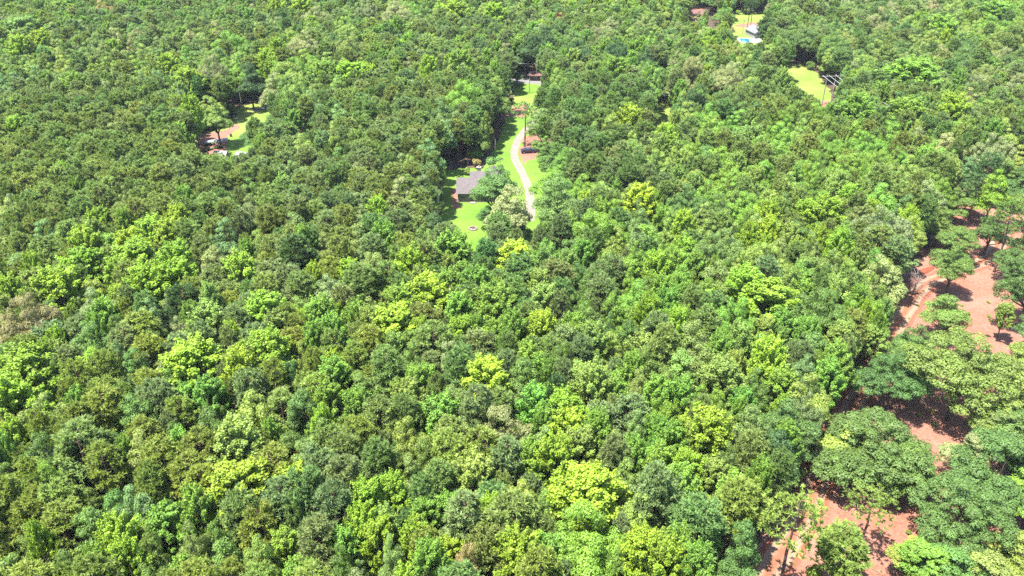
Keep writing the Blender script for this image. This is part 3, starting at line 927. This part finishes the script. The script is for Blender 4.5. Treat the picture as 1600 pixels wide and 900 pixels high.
def beside(t):
    """the most telling neighbour"""
    best = None
    for u in singles:
        if u is t or u['tone'] == t['tone'] and u['name'] == t['name']: continue
        d2 = math.hypot(u['px'] - t['px'], u['py'] - t['py']) / (t['size'] + u['size']) * (0.6 if u['name'] != t['name'] else 1.0)
        if best is None or d2 < best[0]: best = (d2, u)
    u = best[1]
    return ('behind ' if u['py'] > t['py'] + 4 else 'before ' if u['py'] < t['py'] - 4 else 'beside ') + TONES[u['tone']][1] + ' ' + WORD[u['name']]


buckets = {}
for t in singles:
    s = size_word(t)
    base = (s + ' ' if s else '') + TONES[t['tone']][1] + ' ' + WORD[t['name']] + ' ' + place_words(t['px'], t['py'])
    buckets.setdefault(base, []).append(t)
for base in [k for k, v in buckets.items() if len(v) > 12]:
    for t in buckets.pop(base):
        buckets.setdefault(base + ' ' + beside(t), []).append(t)
for base, v in buckets.items():
    v.sort(key=lambda t: t['px'])
    n = len(v)
    for i, t in enumerate(v):
        if n == 1:
            t['label'] = base
        elif n <= 12:
            e = 'leftmost' if i == 0 else 'rightmost' if i == n - 1 else ORD[i] + ' from left'
            t['label'] = base + ', ' + e + ' of ' + NUM[n]
        else:
            t['label'] = base

for t in singles:
    if len(t['label'].replace(',', '').split()) > 16: t['label'] = t['label'].split(',')[0]
    K = KINDS[t['kind']]
    crown, trunk = K['mesh'][t['var']]
    o = empty(t['name'], (t['x'], t['y'], 0), t['rot'])
    s = t['r'] / K['r0']
    o.scale = (s, s, t['H'] / K['H'])
    tag(o, t['label'], 'shrub' if t['kind'] == 'shrub' else 'tree', GROUPS[t['name']])
    if t['kind'] != 'bare':
        c = link('crown', crown, o)
        c['tint'] = [float(x) for x in t['tint']]
    else:
        link('branches', crown, o)
    if trunk is not None: link('trunk', trunk, o)


def wood(name, kind_name, label, items):
    """the far rest of one kind, as one object"""
    items = [t for t in items if t['name'] == kind_name]
    if not items: return
    protos = []
    for t in items:
        k = (t['kind'], t['var'])
        if k not in protos: protos.append(k)
    me = bpy.data.meshes.new(name)
    me.vertices.add(len(items))
    me.vertices.foreach_set("co", np.array([[t['x'], t['y'], 0] for t in items], dtype=np.float32).ravel())
    a = me.attributes.new("variant", 'INT', 'POINT')
    a.data.foreach_set("value", [protos.index((t['kind'], t['var'])) for t in items])
    a = me.attributes.new("turn", 'FLOAT_VECTOR', 'POINT')
    a.data.foreach_set("vector", np.array([[0, 0, t['rot']] for t in items], dtype=np.float32).ravel())
    a = me.attributes.new("grow", 'FLOAT_VECTOR', 'POINT')
    a.data.foreach_set("vector", np.array([[t['r'] / KINDS[t['kind']]['r0']] * 2 + [t['H'] / KINDS[t['kind']]['H']] for t in items], dtype=np.float32).ravel())
    a = me.attributes.new("tint", 'FLOAT_COLOR', 'POINT')
    a.data.foreach_set("color", np.array([[*t['tint'], 1] for t in items], dtype=np.float32).ravel())
    o = link(name, me)
    tag(o, label, 'trees', None, 'stuff')
    scatter(o, [KINDS[k]['mesh'][v] for k, v in protos])


SRC = {}


def source(me):
    """a geometry source: the first object in the scene that carries this mesh"""
    if me.name not in SRC:
        SRC[me.name] = next((ob for ob in bpy.data.objects if ob.data is me), None)
    return SRC[me.name]


def scatter(o, mesh_sets):
    ng = bpy.data.node_groups.new("scatter_" + o.name, 'GeometryNodeTree')
    ng.interface.new_socket("Geometry", in_out='INPUT', socket_type='NodeSocketGeometry')
    ng.interface.new_socket("Geometry", in_out='OUTPUT', socket_type='NodeSocketGeometry')
    N, L = ng.nodes, ng.links
    gi, go = N.new('NodeGroupInput'), N.new('NodeGroupOutput')
    join = N.new('GeometryNodeJoinGeometry')

    def named(nm, ty):
        a = N.new('GeometryNodeInputNamedAttribute'); a.data_type = ty
        a.inputs['Name'].default_value = nm
        return a.outputs['Attribute']
    var, turn, grow = named('variant', 'INT'), named('turn', 'FLOAT_VECTOR'), named('grow', 'FLOAT_VECTOR')
    for k, ms in enumerate(mesh_sets):
        jj = N.new('GeometryNodeJoinGeometry')
        for me in ms:
            src = source(me)
            if src is None: continue
            oi = N.new('GeometryNodeObjectInfo')
            oi.transform_space = 'ORIGINAL'
            oi.inputs['Object'].default_value = src
            oi.inputs['As Instance'].default_value = False
            L.new(oi.outputs['Geometry'], jj.inputs[0])
        cmp_ = N.new('FunctionNodeCompare'); cmp_.data_type = 'INT'; cmp_.operation = 'EQUAL'
        L.new(var, cmp_.inputs[2]); cmp_.inputs[3].default_value = k
        iop = N.new('GeometryNodeInstanceOnPoints')
        L.new(gi.outputs[0], iop.inputs['Points'])
        L.new(cmp_.outputs[0], iop.inputs['Selection'])
        L.new(jj.outputs[0], iop.inputs['Instance'])
        L.new(turn, iop.inputs['Rotation'])
        L.new(grow, iop.inputs['Scale'])
        L.new(iop.outputs[0], join.inputs[0])
    L.new(join.outputs[0], go.inputs[0])
    md = o.modifiers.new("scatter", 'NODES')
    md.node_group = ng


wood("pine_wood", 'pine_tree', "distant pines that merge into a closed olive green canopy", rest)
wood("oak_wood", 'oak_tree', "distant rounded oaks mixed into the far canopy", rest)
wood("sweetgum_wood", 'sweetgum_tree', "distant yellow green sweetgums scattered through the far canopy", rest)
#PART2
# ------------------------------------------------------------------ low growth in the gaps of the wood
def thicket(name, label, spots, tones, lo, hi):
    me = bpy.data.meshes.new(name)
    n = len(spots)
    rr = np.random.default_rng(len(name))
    me.vertices.add(n)
    me.vertices.foreach_set("co", np.array([[x, y, -0.05] for x, y in spots], dtype=np.float32).ravel())
    me.attributes.new("variant", 'INT', 'POINT').data.foreach_set("value", rr.integers(0, 3, n).astype(np.int32))
    me.attributes.new("turn", 'FLOAT_VECTOR', 'POINT').data.foreach_set("vector", np.stack([np.zeros(n), np.zeros(n), rr.uniform(0, 6.28, n)], 1).astype(np.float32).ravel())
    g = rr.uniform(lo, hi, (n, 1)) * rr.uniform(0.8, 1.25, (n, 3))
    me.attributes.new("grow", 'FLOAT_VECTOR', 'POINT').data.foreach_set("vector", g.astype(np.float32).ravel())
    c = np.array([TONES[tones[int(k)]][0] for k in rr.integers(0, len(tones), n)]) * rr.uniform(0.8, 1.15, (n, 1))
    me.attributes.new("tint", 'FLOAT_COLOR', 'POINT').data.foreach_set("color", np.concatenate([c, np.ones((n, 1))], 1).astype(np.float32).ravel())
    o = link(name, me)
    tag(o, label, 'undergrowth', None, 'stuff')
    scatter(o, [[m[0]] for m in KINDS['shrub']['mesh']])


ug = []
for _ in range(9000):
    y = 40 + 480 * r.random() ** 1.2
    half = (y * CP + 45) * 0.62 + 20
    x = r.uniform(-half, half)
    if any(in_poly(x, y, w) for w in CLEAR_W): continue
    ug.append((x, y))
    if len(ug) >= 4200: break
thicket("undergrowth", "low leafy undergrowth filling the gaps between the trunks", ug, ['ogreen', 'blue', 'olive', 'lime', 'bright'], 0.8, 2.0)
wd = []
for _ in range(260):
    px, py = r.uniform(1150, 1640), r.uniform(300, 940)
    if in_poly(px, py, CLAY_PX):
        p = at(px, py)
        wd.append((p[0], p[1]))
thicket("weeds", "small green weeds sprouting on the bare clay", wd[:150], ['lime', 'yolive', 'bright'], 0.10, 0.38)

# straw and broken twigs lying on the clay
M_STRAW = plain("straw", (0.20, 0.135, 0.085), 0.95, 0.4, 0.8)
sv, sf = [], []
for _ in range(5200):
    px, py = r.uniform(1120, 1700), r.uniform(290, 1000)
    if not in_poly(px, py, CLAY_PX): continue
    p = at(px, py)
    if math.sin(p[0] * 0.31) + math.sin(p[1] * 0.27 + 1) + r.normal(0, 0.6) < 0.1: continue
    a, L, w = r.uniform(0, math.pi), r.uniform(0.25, 1.3), r.uniform(0.02, 0.06)
    d, nn = np.array([math.cos(a), math.sin(a)]), np.array([-math.sin(a), math.cos(a)])
    b = len(sv)
    z = 0.03 + r.uniform(0, 0.08)
    for q, zz in ((-d * L / 2 - nn * w, z), (d * L / 2 - nn * w, z + 0.02), (d * L / 2 + nn * w, z + 0.02), (-d * L / 2 + nn * w, z)):
        sv.append((p[0] + q[0], p[1] + q[1], zz))
    sv.append((p[0], p[1], z + 0.07))
    sf += [[b, b + 1, b + 4], [b + 1, b + 2, b + 4], [b + 2, b + 3, b + 4], [b + 3, b, b + 4]]
tag(link("straw", mesh_from("straw", np.array(sv), np.array(sf), M_STRAW)), "dry straw and broken twigs strewn over the clay", 'litter', None, 'stuff')


def bank(pxpts, width, height, seed, label):
    """a pushed-up ridge of raw red clay, lumpy and running out at both ends"""
    rr = np.random.default_rng(seed)
    P = [at(*p)[:2] for p in pxpts]
    fine = []
    for i in range(len(P) - 1):
        k = max(2, int(np.linalg.norm(P[i + 1] - P[i]) / 0.6))
        fine += [P[i] + (P[i + 1] - P[i]) * j / k for j in range(k)]
    fine.append(P[-1])
    n, v, f = len(fine), [], []
    for i, p in enumerate(fine):
        d = fine[min(i + 1, n - 1)] - fine[max(i - 1, 0)]
        d /= np.linalg.norm(d) + 1e-6
        nn = np.array([d[1], -d[0]])
        e = math.sin(math.pi * i / (n - 1)) ** 0.5
        w = width / 2 * (0.25 + 0.75 * e) * rr.uniform(0.75, 1.25)
        for k in range(9):
            t = math.pi * (1 - k / 8)
            q = p + nn * math.cos(t) * w + d * rr.normal(0, 0.12)
            v.append((q[0], q[1], max(-0.02, height * e * math.sin(t) ** 1.4 * rr.uniform(0.6, 1.3) - 0.02)))
    for i in range(n - 1):
        for k in range(8):
            f.append([i * 9 + k, (i + 1) * 9 + k, (i + 1) * 9 + k + 1, i * 9 + k + 1])
    return tag(link("clay_bank", mesh_from("clay_bank", np.array(v), np.array(f), M_BANK, smooth=False)), label, kind='structure')


bank([(1396, 486), (1414, 452), (1436, 428), (1462, 416)], 2.4, 0.7, 41, "raw red clay ridge beside the leafless tree at the top of the track")
bank([(1236, 760), (1246, 728), (1262, 700)], 2.0, 0.6, 42, "raw red clay ridge where the track leaves the wood edge")


# ------------------------------------------------------------------ houses, sheds, pool
M_SHINGLE = plain("roof_shingle", (0.135, 0.115, 0.115), 0.9, 0.14, 1.2, 0.2, 0.3)
M_BROWNROOF = plain("brown_roof", (0.17, 0.085, 0.075), 0.9, 0.12, 1.0)
M_GREYROOF = plain("grey_roof", (0.17, 0.17, 0.18), 0.85, 0.12, 1.0)
M_METALROOF = plain("pale_metal_roof", (0.24, 0.24, 0.25), 0.45, 0.06, 1.0, 0.5)
M_SIDING = plain("tan_siding", (0.26, 0.235, 0.18), 0.8, 0.08, 1.5)
M_WHITE = plain("white_paint", (0.36, 0.35, 0.33), 0.6, 0.05, 2.0)
M_BRICK = plain("pale_chimney", (0.32, 0.28, 0.24), 0.9, 0.15, 5.0)
M_GLASS = plain("window_glass", (0.05, 0.06, 0.07), 0.08, 0.05, 2.0, 0.8)
M_DOOR = plain("door_paint", (0.12, 0.07, 0.05), 0.6, 0.08, 3.0)
M_STONE = plain("grey_stone", (0.30, 0.25, 0.225), 0.9, 0.2, 4.0, 0.3, 0.3)
M_ASH = plain("ash", (0.26, 0.20, 0.18), 0.95, 0.3, 6.0)
M_CONC = plain("pale_concrete", (0.34, 0.33, 0.31), 0.85, 0.06, 0.6)
M_WATER = plain("pool_water", (0.02, 0.20, 0.26), 0.05, 0.1, 0.8, 0.7)


def gable_roof(parent, x0, x1, y0, y1, ze, zr, mat, along='x', over=0.45, t=0.16):
    """two roof slabs meeting at a ridge; returns the roof mesh object"""
    m = MB()
    if along == 'x':
        ym = (y0 + y1) / 2
        k = (zr - ze) / (ym - y0)
        a, b = x0 - over, x1 + over
        m.slab([(a, y0 - over, ze - over * k), (b, y0 - over, ze - over * k), (b, ym, zr), (a, ym, zr)], t)
        m.slab([(a, ym + 0.004, zr), (b, ym + 0.004, zr), (b, y1 + over, ze - over * k), (a, y1 + over, ze - over * k)], t)
    else:
        xm = (x0 + x1) / 2
        k = (zr - ze) / (xm - x0)
        a, b = y0 - over, y1 + over
        m.slab([(xm, a, zr), (xm, b, zr), (x0 - over, b, ze - over * k), (x0 - over, a, ze - over * k)], t)
        m.slab([(x1 + over, a, ze - over * k), (x1 + over, b, ze - over * k), (xm + 0.004, b, zr), (xm + 0.004, a, zr)], t)
    return m.build('roof', mat, parent)


def gable_walls(parent, x0, x1, y0, y1, ze, zr, mat, along='x', name='wall'):
    m = MB()
    zr -= 0.2; e = ze - 0.16
    if along == 'x':
        ym = (y0 + y1) / 2
        m.poly([(x0, y0, 0), (x1, y0, 0), (x1, y0, e), (x0, y0, e)])
        m.poly([(x1, y1, 0), (x0, y1, 0), (x0, y1, e), (x1, y1, e)])
        m.poly([(x0, y1, 0), (x0, y0, 0), (x0, y0, e), (x0, ym, zr), (x0, y1, e)])
        m.poly([(x1, y0, 0), (x1, y1, 0), (x1, y1, e), (x1, ym, zr), (x1, y0, e)])
    else:
        xm = (x0 + x1) / 2
        m.poly([(x0, y1, 0), (x0, y0, 0), (x0, y0, e), (x0, y1, e)])
        m.poly([(x1, y0, 0), (x1, y1, 0), (x1, y1, e), (x1, y0, e)])
        m.poly([(x0, y0, 0), (x1, y0, 0), (x1, y0, e), (xm, y0, zr), (x0, y0, e)])
        m.poly([(x1, y1, 0), (x0, y1, 0), (x0, y1, e), (xm, y1, zr), (x1, y1, e)])
    return m.build(name, mat, parent)


def window_on(parent, x, y, z, w, h, ny=-1):
    """a window in a wall that faces -y (or +y)"""
    f = MB()
    for c, s in (((x, y, z + h / 2), (w + 0.16, 0.10, 0.08)), ((x, y, z - h / 2), (w + 0.22, 0.14, 0.08)),
                 ((x - w / 2, y + 0.003, z), (0.08, 0.09, h - 0.082)), ((x + w / 2, y + 0.003, z), (0.08, 0.09, h - 0.082)), ((x, y + 0.004, z), (w - 0.084, 0.06, 0.05))):
        f.box(c, s)
    fr = f.build('window', M_WHITE, parent)
    MB().box((x, y + 0.03, z), (w - 0.03, 0.02, h - 0.03)).build('pane', M_GLASS, fr)
    return fr


hc = at(715.6, 316.0)
house = empty('house', (hc[0], hc[1], 0))
tag(house, 'small house with dark grey shingle roof and tan siding on the green lawn', 'house')
gable_walls(house, 0, 10.4, 0, 9.0, 3.0, 5.2, M_SIDING)
gable_roof(house, 0, 10.4, 0, 9.0, 3.0, 5.2, M_SHINGLE)
gable_walls(house, 3.5, 10.2, 2.0, 11.6, 3.3, 6.0, M_SIDING, name='rear_wall')
gable_roof(house, 3.5, 10.2, 2.0, 11.6, 3.32, 6.02, M_SHINGLE)
gable_walls(house, 6.8, 11.6, 4.0, 13.5, 3.2, 5.1, M_SIDING, 'y', 'wing_wall')
gable_roof(house, 6.8, 11.6, 4.0, 13.5, 3.22, 5.12, M_SHINGLE, 'y', 0.4)
ch = MB().box((5.4, 8.2, 3.3), (1.1, 0.9, 6.6)).box((5.4, 8.2, 6.66), (1.3, 1.1, 0.12)).build('chimney', M_BRICK, house)
MB().tube([(5.4, 8.2, 6.72), (5.4, 8.2, 7.05)], 0.24, 10).build('flue', M_BRICK, ch)
window_on(house, 1.35, -0.04, 1.75, 1.0, 1.1)
window_on(house, 6.2, -0.04, 1.75, 1.0, 1.1)
dr = MB().box((4.0, -0.03, 1.05), (0.95, 0.08, 2.0)).build('door', M_DOOR, house)
MB().box((4.35, -0.10, 1.05), (0.06, 0.06, 0.14)).build('handle', M_WHITE, dr)
MB().box((4.0, -0.6, 0.1), (1.4, 1.0, 0.2)).build('step', M_STONE, house)
MB().box((5.2, 0.02, 0.18), (10.46, 0.10, 0.34)).build('plinth', M_STONE, house)
MB().box((5.2, -0.47, 2.68), (11.2, 0.12, 0.12)).build('gutter', M_WHITE, house)


def small_house(name, label, cat, px, py, w, d, ze, zr, wallm, roofm, rz=0.0, along='x', windows=()):
    p = at(px, py)
    h = empty(name, (p[0], p[1], 0), rz)
    tag(h, label, cat)
    gable_walls(h, 0, w, 0, d, ze, zr, wallm, along)
    gable_roof(h, 0, w, 0, d, ze, zr, roofm, along)
    for x in windows: window_on(h, x, -0.04, 1.6, 1.1, 1.1)
    return h


small_house('house', 'far house with reddish brown hip roof and pale walls among tall pines', 'house', 1079, 32.5, 6.8, 9.0, 2.8, 4.6, M_WHITE, M_BROWNROOF, R(-16), 'x', (1.5, 4.6))
small_house('house', 'far house with pale grey roof beside the swimming pool', 'house', 1179, 61, 6.5, 9, 2.8, 4.6, M_WHITE, M_GREYROOF, R(14), 'y', (1.6, 4.6))
small_house('shed', 'low white roofed shed by the garden rows, nearer the wood', 'shed', 336, 251, 3.2, 3.0, 1.9, 2.6, M_WHITE, M_METALROOF, R(-4), 'x', (1.6,))
small_house('shed', 'low white roofed shed on the fresh green garden lawn', 'shed', 369, 252, 2.6, 3.4, 1.9, 2.6, M_WHITE, M_METALROOF, R(-28), 'x', (1.3,))
small_house('shed', 'pale blue grey shed roof half hidden by trees beyond the garden clearing', 'shed', 469, 219, 3.2, 3.2, 2.2, 3.0, M_WHITE, M_GREYROOF, R(-20), 'y', (1.6,))
small_house('shed', 'pale roofed shed at the end of the narrow yellow grass gap', 'shed', 1037, 158, 3.4, 3.6, 2.2, 3.0, M_WHITE, M_METALROOF, R(6), 'x', (1.7,))
small_house('shed', 'brown roofed shelter behind the road across the lawn strip', 'shed', 828, 126.4, 4.4, 3.6, 2.4, 3.4, M_DOOR, M_BROWNROOF, R(-4), 'x', (2.2,))

pl = at(1158, 66)
pool = empty('swimming_pool', (pl[0], pl[1], 0), R(-8))
tag(pool, 'small turquoise swimming pool with wide white paved surround', 'swimming pool')
dk = MB()
dk.box((-0.6, 3.5, 0.08), (1.2, 9.0, 0.16)).box((6.6, 3.5, 0.08), (5.2, 9.0, 0.16)).box((2.0, -0.5, 0.08), (3.996, 1.0, 0.16)).box((2.0, 7.5, 0.08), (3.996, 1.0, 0.16))
dk.build('deck', M_CONC, pool)
MB().box((2.0, 3.5, 0.05), (3.99, 6.99, 0.06)).build('water', M_WATER, pool)

# ------------------------------------------------------------------ poles and wires
M_WIRE = plain("wire", (0.55, 0.55, 0.55), 0.5, 0.05, 2.0)
M_INS = plain("insulator", (0.25, 0.22, 0.20), 0.3, 0.05, 2.0, 0.6)


def pole(px, py, H, label, rz=0.0, arm=0.0, twin=0.0, rad=0.17):
    p = at(px, py)
    o = empty('utility_pole', (p[0], p[1], 0), rz)
    tag(o, label, 'utility pole', 'wooden utility poles in the clearings')
    for x in ((0,) if not twin else (-twin / 2, twin / 2)):
        MB().tube([(x, 0, -0.4), (x, 0, H)], [rad, rad * 0.68], 10).build('pole', M_POLE, o)
    if arm:
        MB().box((0, -0.22, H - 0.5), (arm, 0.14, 0.20)).build('crossarm', M_POLE, o)
        for k in (-0.47, -0.16, 0.16, 0.47):
            MB().tube([(arm * k, -0.22, H - 0.395), (arm * k, -0.22, H - 0.1)], [0.09, 0.06], 8).build('insulator', M_INS, o)
    return o


pole(377.7, 165.5, 7.0, 'pale slim pole at the far side of the garden clearing')
pole(827.2, 145.5, 7.2, 'slim pole on the lawn strip near the grey road', 0, 1.6)
pole(774.2, 249, 6.2, 'dark slim pole at the tree edge of the house lawn', 0, 0, 0, 0.14)
hf = pole(1291, 163, 10.6, 'twin wooden power pole with long crossarm beside the small meadow', R(8), 7.6, 3.2, 0.19)
pole(1112, 51, 6.6, 'tall power pole with wide crossarm near the brown roofed house', R(4), 5.6, 0, 0.2)
pole(1160, 53, 6.4, 'slim pole on the pool lawn', 0, 0.9, 0, 0.12)
nf = pole(1432, 262, 11.5, 'twin wooden power pole standing among trees beyond the clay', R(8), 7.6, 3.2, 0.19)


def wire(a, b, sag, label, rad=0.05, grp='power lines slung between the twin poles'):
    pts = []
    for i in range(15):
        t = i / 14
        pts.append((a[0] + (b[0] - a[0]) * t, a[1] + (b[1] - a[1]) * t, a[2] + (b[2] - a[2]) * t - 4 * sag * t * (1 - t)))
    o = MB().tube(pts, rad, 5).build('power_line', M_WIRE, None)
    return tag(o, label, 'power line', grp)


def arm_end(o, x, H):
    c, s = math.cos(o.rotation_euler.z), math.sin(o.rotation_euler.z)
    return (o.location.x + x * c + 0.22 * s, o.location.y + x * s - 0.22 * c, H - 0.1)


WL = ['outermost power line on the meadow side of the twin poles', 'second power line from the meadow side of the twin poles',
      'third power line from the meadow side of the twin poles', 'outermost power line on the side away from the meadow']
for k, x in enumerate((-0.47, -0.16, 0.16, 0.47)):
    wire(arm_end(hf, 7.6 * x, 10.6), arm_end(nf, 7.6 * x, 11.5), 1.2, WL[k])
pa, pb = at(795, 127), at(870, 127)
wire((pa[0], pa[1], 7.2), (pb[0], pb[1], 7.2), 0.5, 'thin cable strung along the grey road above the lawn strip', 0.035, None)

# ------------------------------------------------------------------ small things in the clearings
fp = at(739, 358)
pit = empty('fire_pit', (fp[0], fp[1], 0))
tag(pit, 'round stone fire pit with grey ash on the green house lawn', 'fire pit')
stone_me = MB().box((0, 0, 0.16), (0.42, 0.26, 0.32)).mesh('stone', M_STONE)
for k in range(14):
    a = 2 * math.pi * k / 14
    st = link('stone', stone_me, pit, (0.98 * math.cos(a), 0.98 * math.sin(a), 0))
    st.rotation_euler = (0, 0, a + math.pi / 2 + r.normal(0, 0.1))
    st.scale = (1, 1, r.uniform(0.8, 1.2))
ash = MB()
ash.tube([(0, 0, 0.01), (0, 0, 0.12), (0, 0, 0.22)], [0.84, 0.7, 0.2], 16)
ash.build('ash', M_ASH, pit, True)
logs = MB()
for k in range(4):
    a = k * 0.9
    logs.tube([(0.5 * math.cos(a), 0.5 * math.sin(a), 0.16), (-0.3 * math.cos(a), -0.3 * math.sin(a), 0.42)], 0.07, 7)
logs.build('charred_logs', M_BARK, pit)

M_CAR = plain("dark_car_paint", (0.022, 0.018, 0.045), 0.25, 0.05, 2.0, 0.6)
M_TYRE = plain("tyre_rubber", (0.02, 0.02, 0.02), 0.9, 0.05, 3.0)
M_RIM = plain("wheel_rim", (0.25, 0.25, 0.26), 0.35, 0.05, 3.0, 0.6)
M_LAMP = plain("lamp_glass", (0.30, 0.29, 0.27), 0.15, 0.05, 3.0, 0.6)
M_TAIL = plain("tail_lamp", (0.20, 0.01, 0.01), 0.2, 0.05, 3.0, 0.6)


def car(px, py, rz, label):
    p = at(px, py)
    o = empty('parked_car', (p[0], p[1], 0.03), rz)
    tag(o, label, 'car')
    side = [(-2.25, 0.35), (2.2, 0.35), (2.28, 0.55), (2.2, 0.82), (1.15, 0.98), (0.45, 1.45), (-0.95, 1.50), (-1.75, 1.05), (-2.22, 0.95), (-2.3, 0.6)]
    m = MB()
    rings = []
    for y, inset in ((-0.88, 0.10), (-0.80, 0.0), (0.80, 0.0), (0.88, 0.10)):
        b = len(m.v)
        for x, z in side:
            yy = y * (0.80 if z > 1.2 else 1.0)
            m.v.append((x * (1 - inset * 0.05), yy, z - (inset * 0.3 if z > 0.5 else -inset * 0.3)))
        rings.append(b)
    n = len(side)
    for q in range(3):
        for k in range(n):
            k2 = (k + 1) % n
            m.f.append([rings[q] + k, rings[q] + k2, rings[q + 1] + k2, rings[q + 1] + k])
    m.f.append([rings[0] + k for k in reversed(range(n))])
    m.f.append([rings[3] + k for k in range(n)])
    m.build('body', M_CAR, o)
    MB().slab([(1.10, -0.60, 1.03), (1.10, 0.60, 1.03), (0.50, 0.56, 1.44), (0.50, -0.56, 1.44)], 0.02).build('windscreen', M_GLASS, o)
    MB().slab([(-1.02, -0.56, 1.49), (-1.02, 0.56, 1.49), (-1.70, 0.60, 1.10), (-1.70, -0.60, 1.10)], 0.02).build('rear_window', M_GLASS, o)
    for sy in (-1, 1):
        w = MB().poly([(0.85, sy * 0.86, 1.02), (-1.45, sy * 0.86, 1.06), (-0.95, sy * 0.725, 1.42), (0.40, sy * 0.725, 1.38)])
        w.build('side_window', M_GLASS, o)
        for x in (-1.38, 1.40):
            wh = MB().tube([(x, sy * 0.70, 0.32), (x, sy * 0.92, 0.32)], 0.32, 16).build('wheel', M_TYRE, o)
            MB().tube([(x, sy * 0.90, 0.32), (x, sy * 0.935, 0.32)], 0.19, 12).build('rim', M_RIM, wh)
        MB().box((2.22, sy * 0.62, 0.70), (0.10, 0.34, 0.14)).build('headlight', M_LAMP, o)
        MB().box((-2.25, sy * 0.64, 0.80), (0.08, 0.26, 0.16)).build('tail_light', M_TAIL, o)
    return o


car(825.5, 238.5, R(8), 'dark purple blue car parked under the pines beside the driveway')

# vegetable rows, row cover and barrel of the garden clearing
M_COVER = plain("row_cover", (0.40, 0.42, 0.42), 0.7, 0.10, 1.5)
a0, a1 = at(321, 224.5), at(356, 219.5)
L = math.hypot(a1[0] - a0[0], a1[1] - a0[1])
cov = empty('row_cover', (a0[0], a0[1], 0), math.atan2(a1[1] - a0[1], a1[0] - a0[0]))
tag(cov, 'long white fabric row cover over a bed of the vegetable garden', 'row cover')
m = MB()
nx = 18
for i in range(nx + 1):
    for k in range(9):
        t = math.pi * k / 8
        m.v.append((L * i / nx, 0.9 * math.cos(t), 0.02 + (0.85 + 0.06 * (i % 2)) * math.sin(t)))
for i in range(nx):
    for k in range(8):
        b = i * 9 + k
        m.f.append([b, b + 9, b + 10, b + 1])
m.build('fabric', M_COVER, cov, True)
for i in range(0, nx + 1, 3):
    MB().tube([(L * i / nx, 0.93 * math.cos(math.pi * k / 8), 0.02 + 0.95 * math.sin(math.pi * k / 8)) for k in range(9)], 0.03, 5).build('hoop', M_RIM, cov)


def crop_row(pxa, pxb, tones, label):
    pa_, pb_ = at(*pxa), at(*pxb)
    o = empty('vegetable_row', (pa_[0], pa_[1], 0))
    tag(o, label, 'vegetable row', 'planted rows of the vegetable garden')
    n = 11
    for i in range(n):
        t = i / (n - 1)
        c = link('plant', KINDS['shrub']['mesh'][i % 3][0], o, ((pb_[0] - pa_[0]) * t + r.normal(0, .15), (pb_[1] - pa_[1]) * t + r.normal(0, .15), 0))
        s_ = r.uniform(0.42, 0.62)
        c.scale = (s_, s_, s_ * 0.8)
        c.rotation_euler = (0, 0, r.uniform(0, 6))
        c['tint'] = [float(q) for q in np.array(TONES[tones[i % len(tones)]][0]) * r.uniform(0.85, 1.1)]


crop_row((318, 237), (345, 231), ['pale', 'grey'], 'grey green row of leafy crops between bare red strips of the garden')
crop_row((321, 228), (334, 226), ['teal', 'pale'], 'short pale bluish crop row beside the white row cover')

bp_ = at(361, 213.5)
bar = empty('barrel', (bp_[0], bp_[1], 0))
tag(bar, 'small black barrel standing on the yellowish garden lawn', 'barrel')
MB().tube([(0, 0, 0), (0, 0, 0.3), (0, 0, 0.6), (0, 0, 0.95)], [0.30, 0.34, 0.34, 0.30], 14).build('drum', M_TYRE, bar, True)
for z in (0.3, 0.62):
    MB().tube([(0, 0, z - 0.03), (0, 0, z + 0.03)], 0.36, 14).build('hoop', M_RIM, bar)
lg = at(797, 172)
lo = empty('fallen_log', (lg[0], lg[1], 0), R(20))
tag(lo, 'pale fallen log lying at the tree edge of the lawn strip', 'log')
MB().tube([(-2.2, 0, 0.2), (0, 0.15, 0.22), (2.4, 0, 0.18)], [0.22, 0.2, 0.14], 9).build('stem', M_DEAD, lo, True)
MB().tube([(1.0, 0.05, 0.25), (1.9, 0.7, 0.7)], [0.09, 0.04], 7).build('branch', M_DEAD, lo, True)


# ------------------------------------------------------------------ the summer air
hz = MB().box((0, 1000, 48.0), (5000, 4000, 102.0))
m, n, l, out = new_mat("haze_air")
pv = n.new('ShaderNodeVolumePrincipled')
pv.inputs['Color'].default_value = (0.80, 0.88, 1.0, 1)
pv.inputs['Density'].default_value = 0.00004
l.new(pv.outputs['Volume'], out.inputs['Volume'])
tag(hz.build('haze', m), "thin pale summer haze over the far woods", 'haze', None, 'stuff')
scn.cycles.volume_bounces = 0
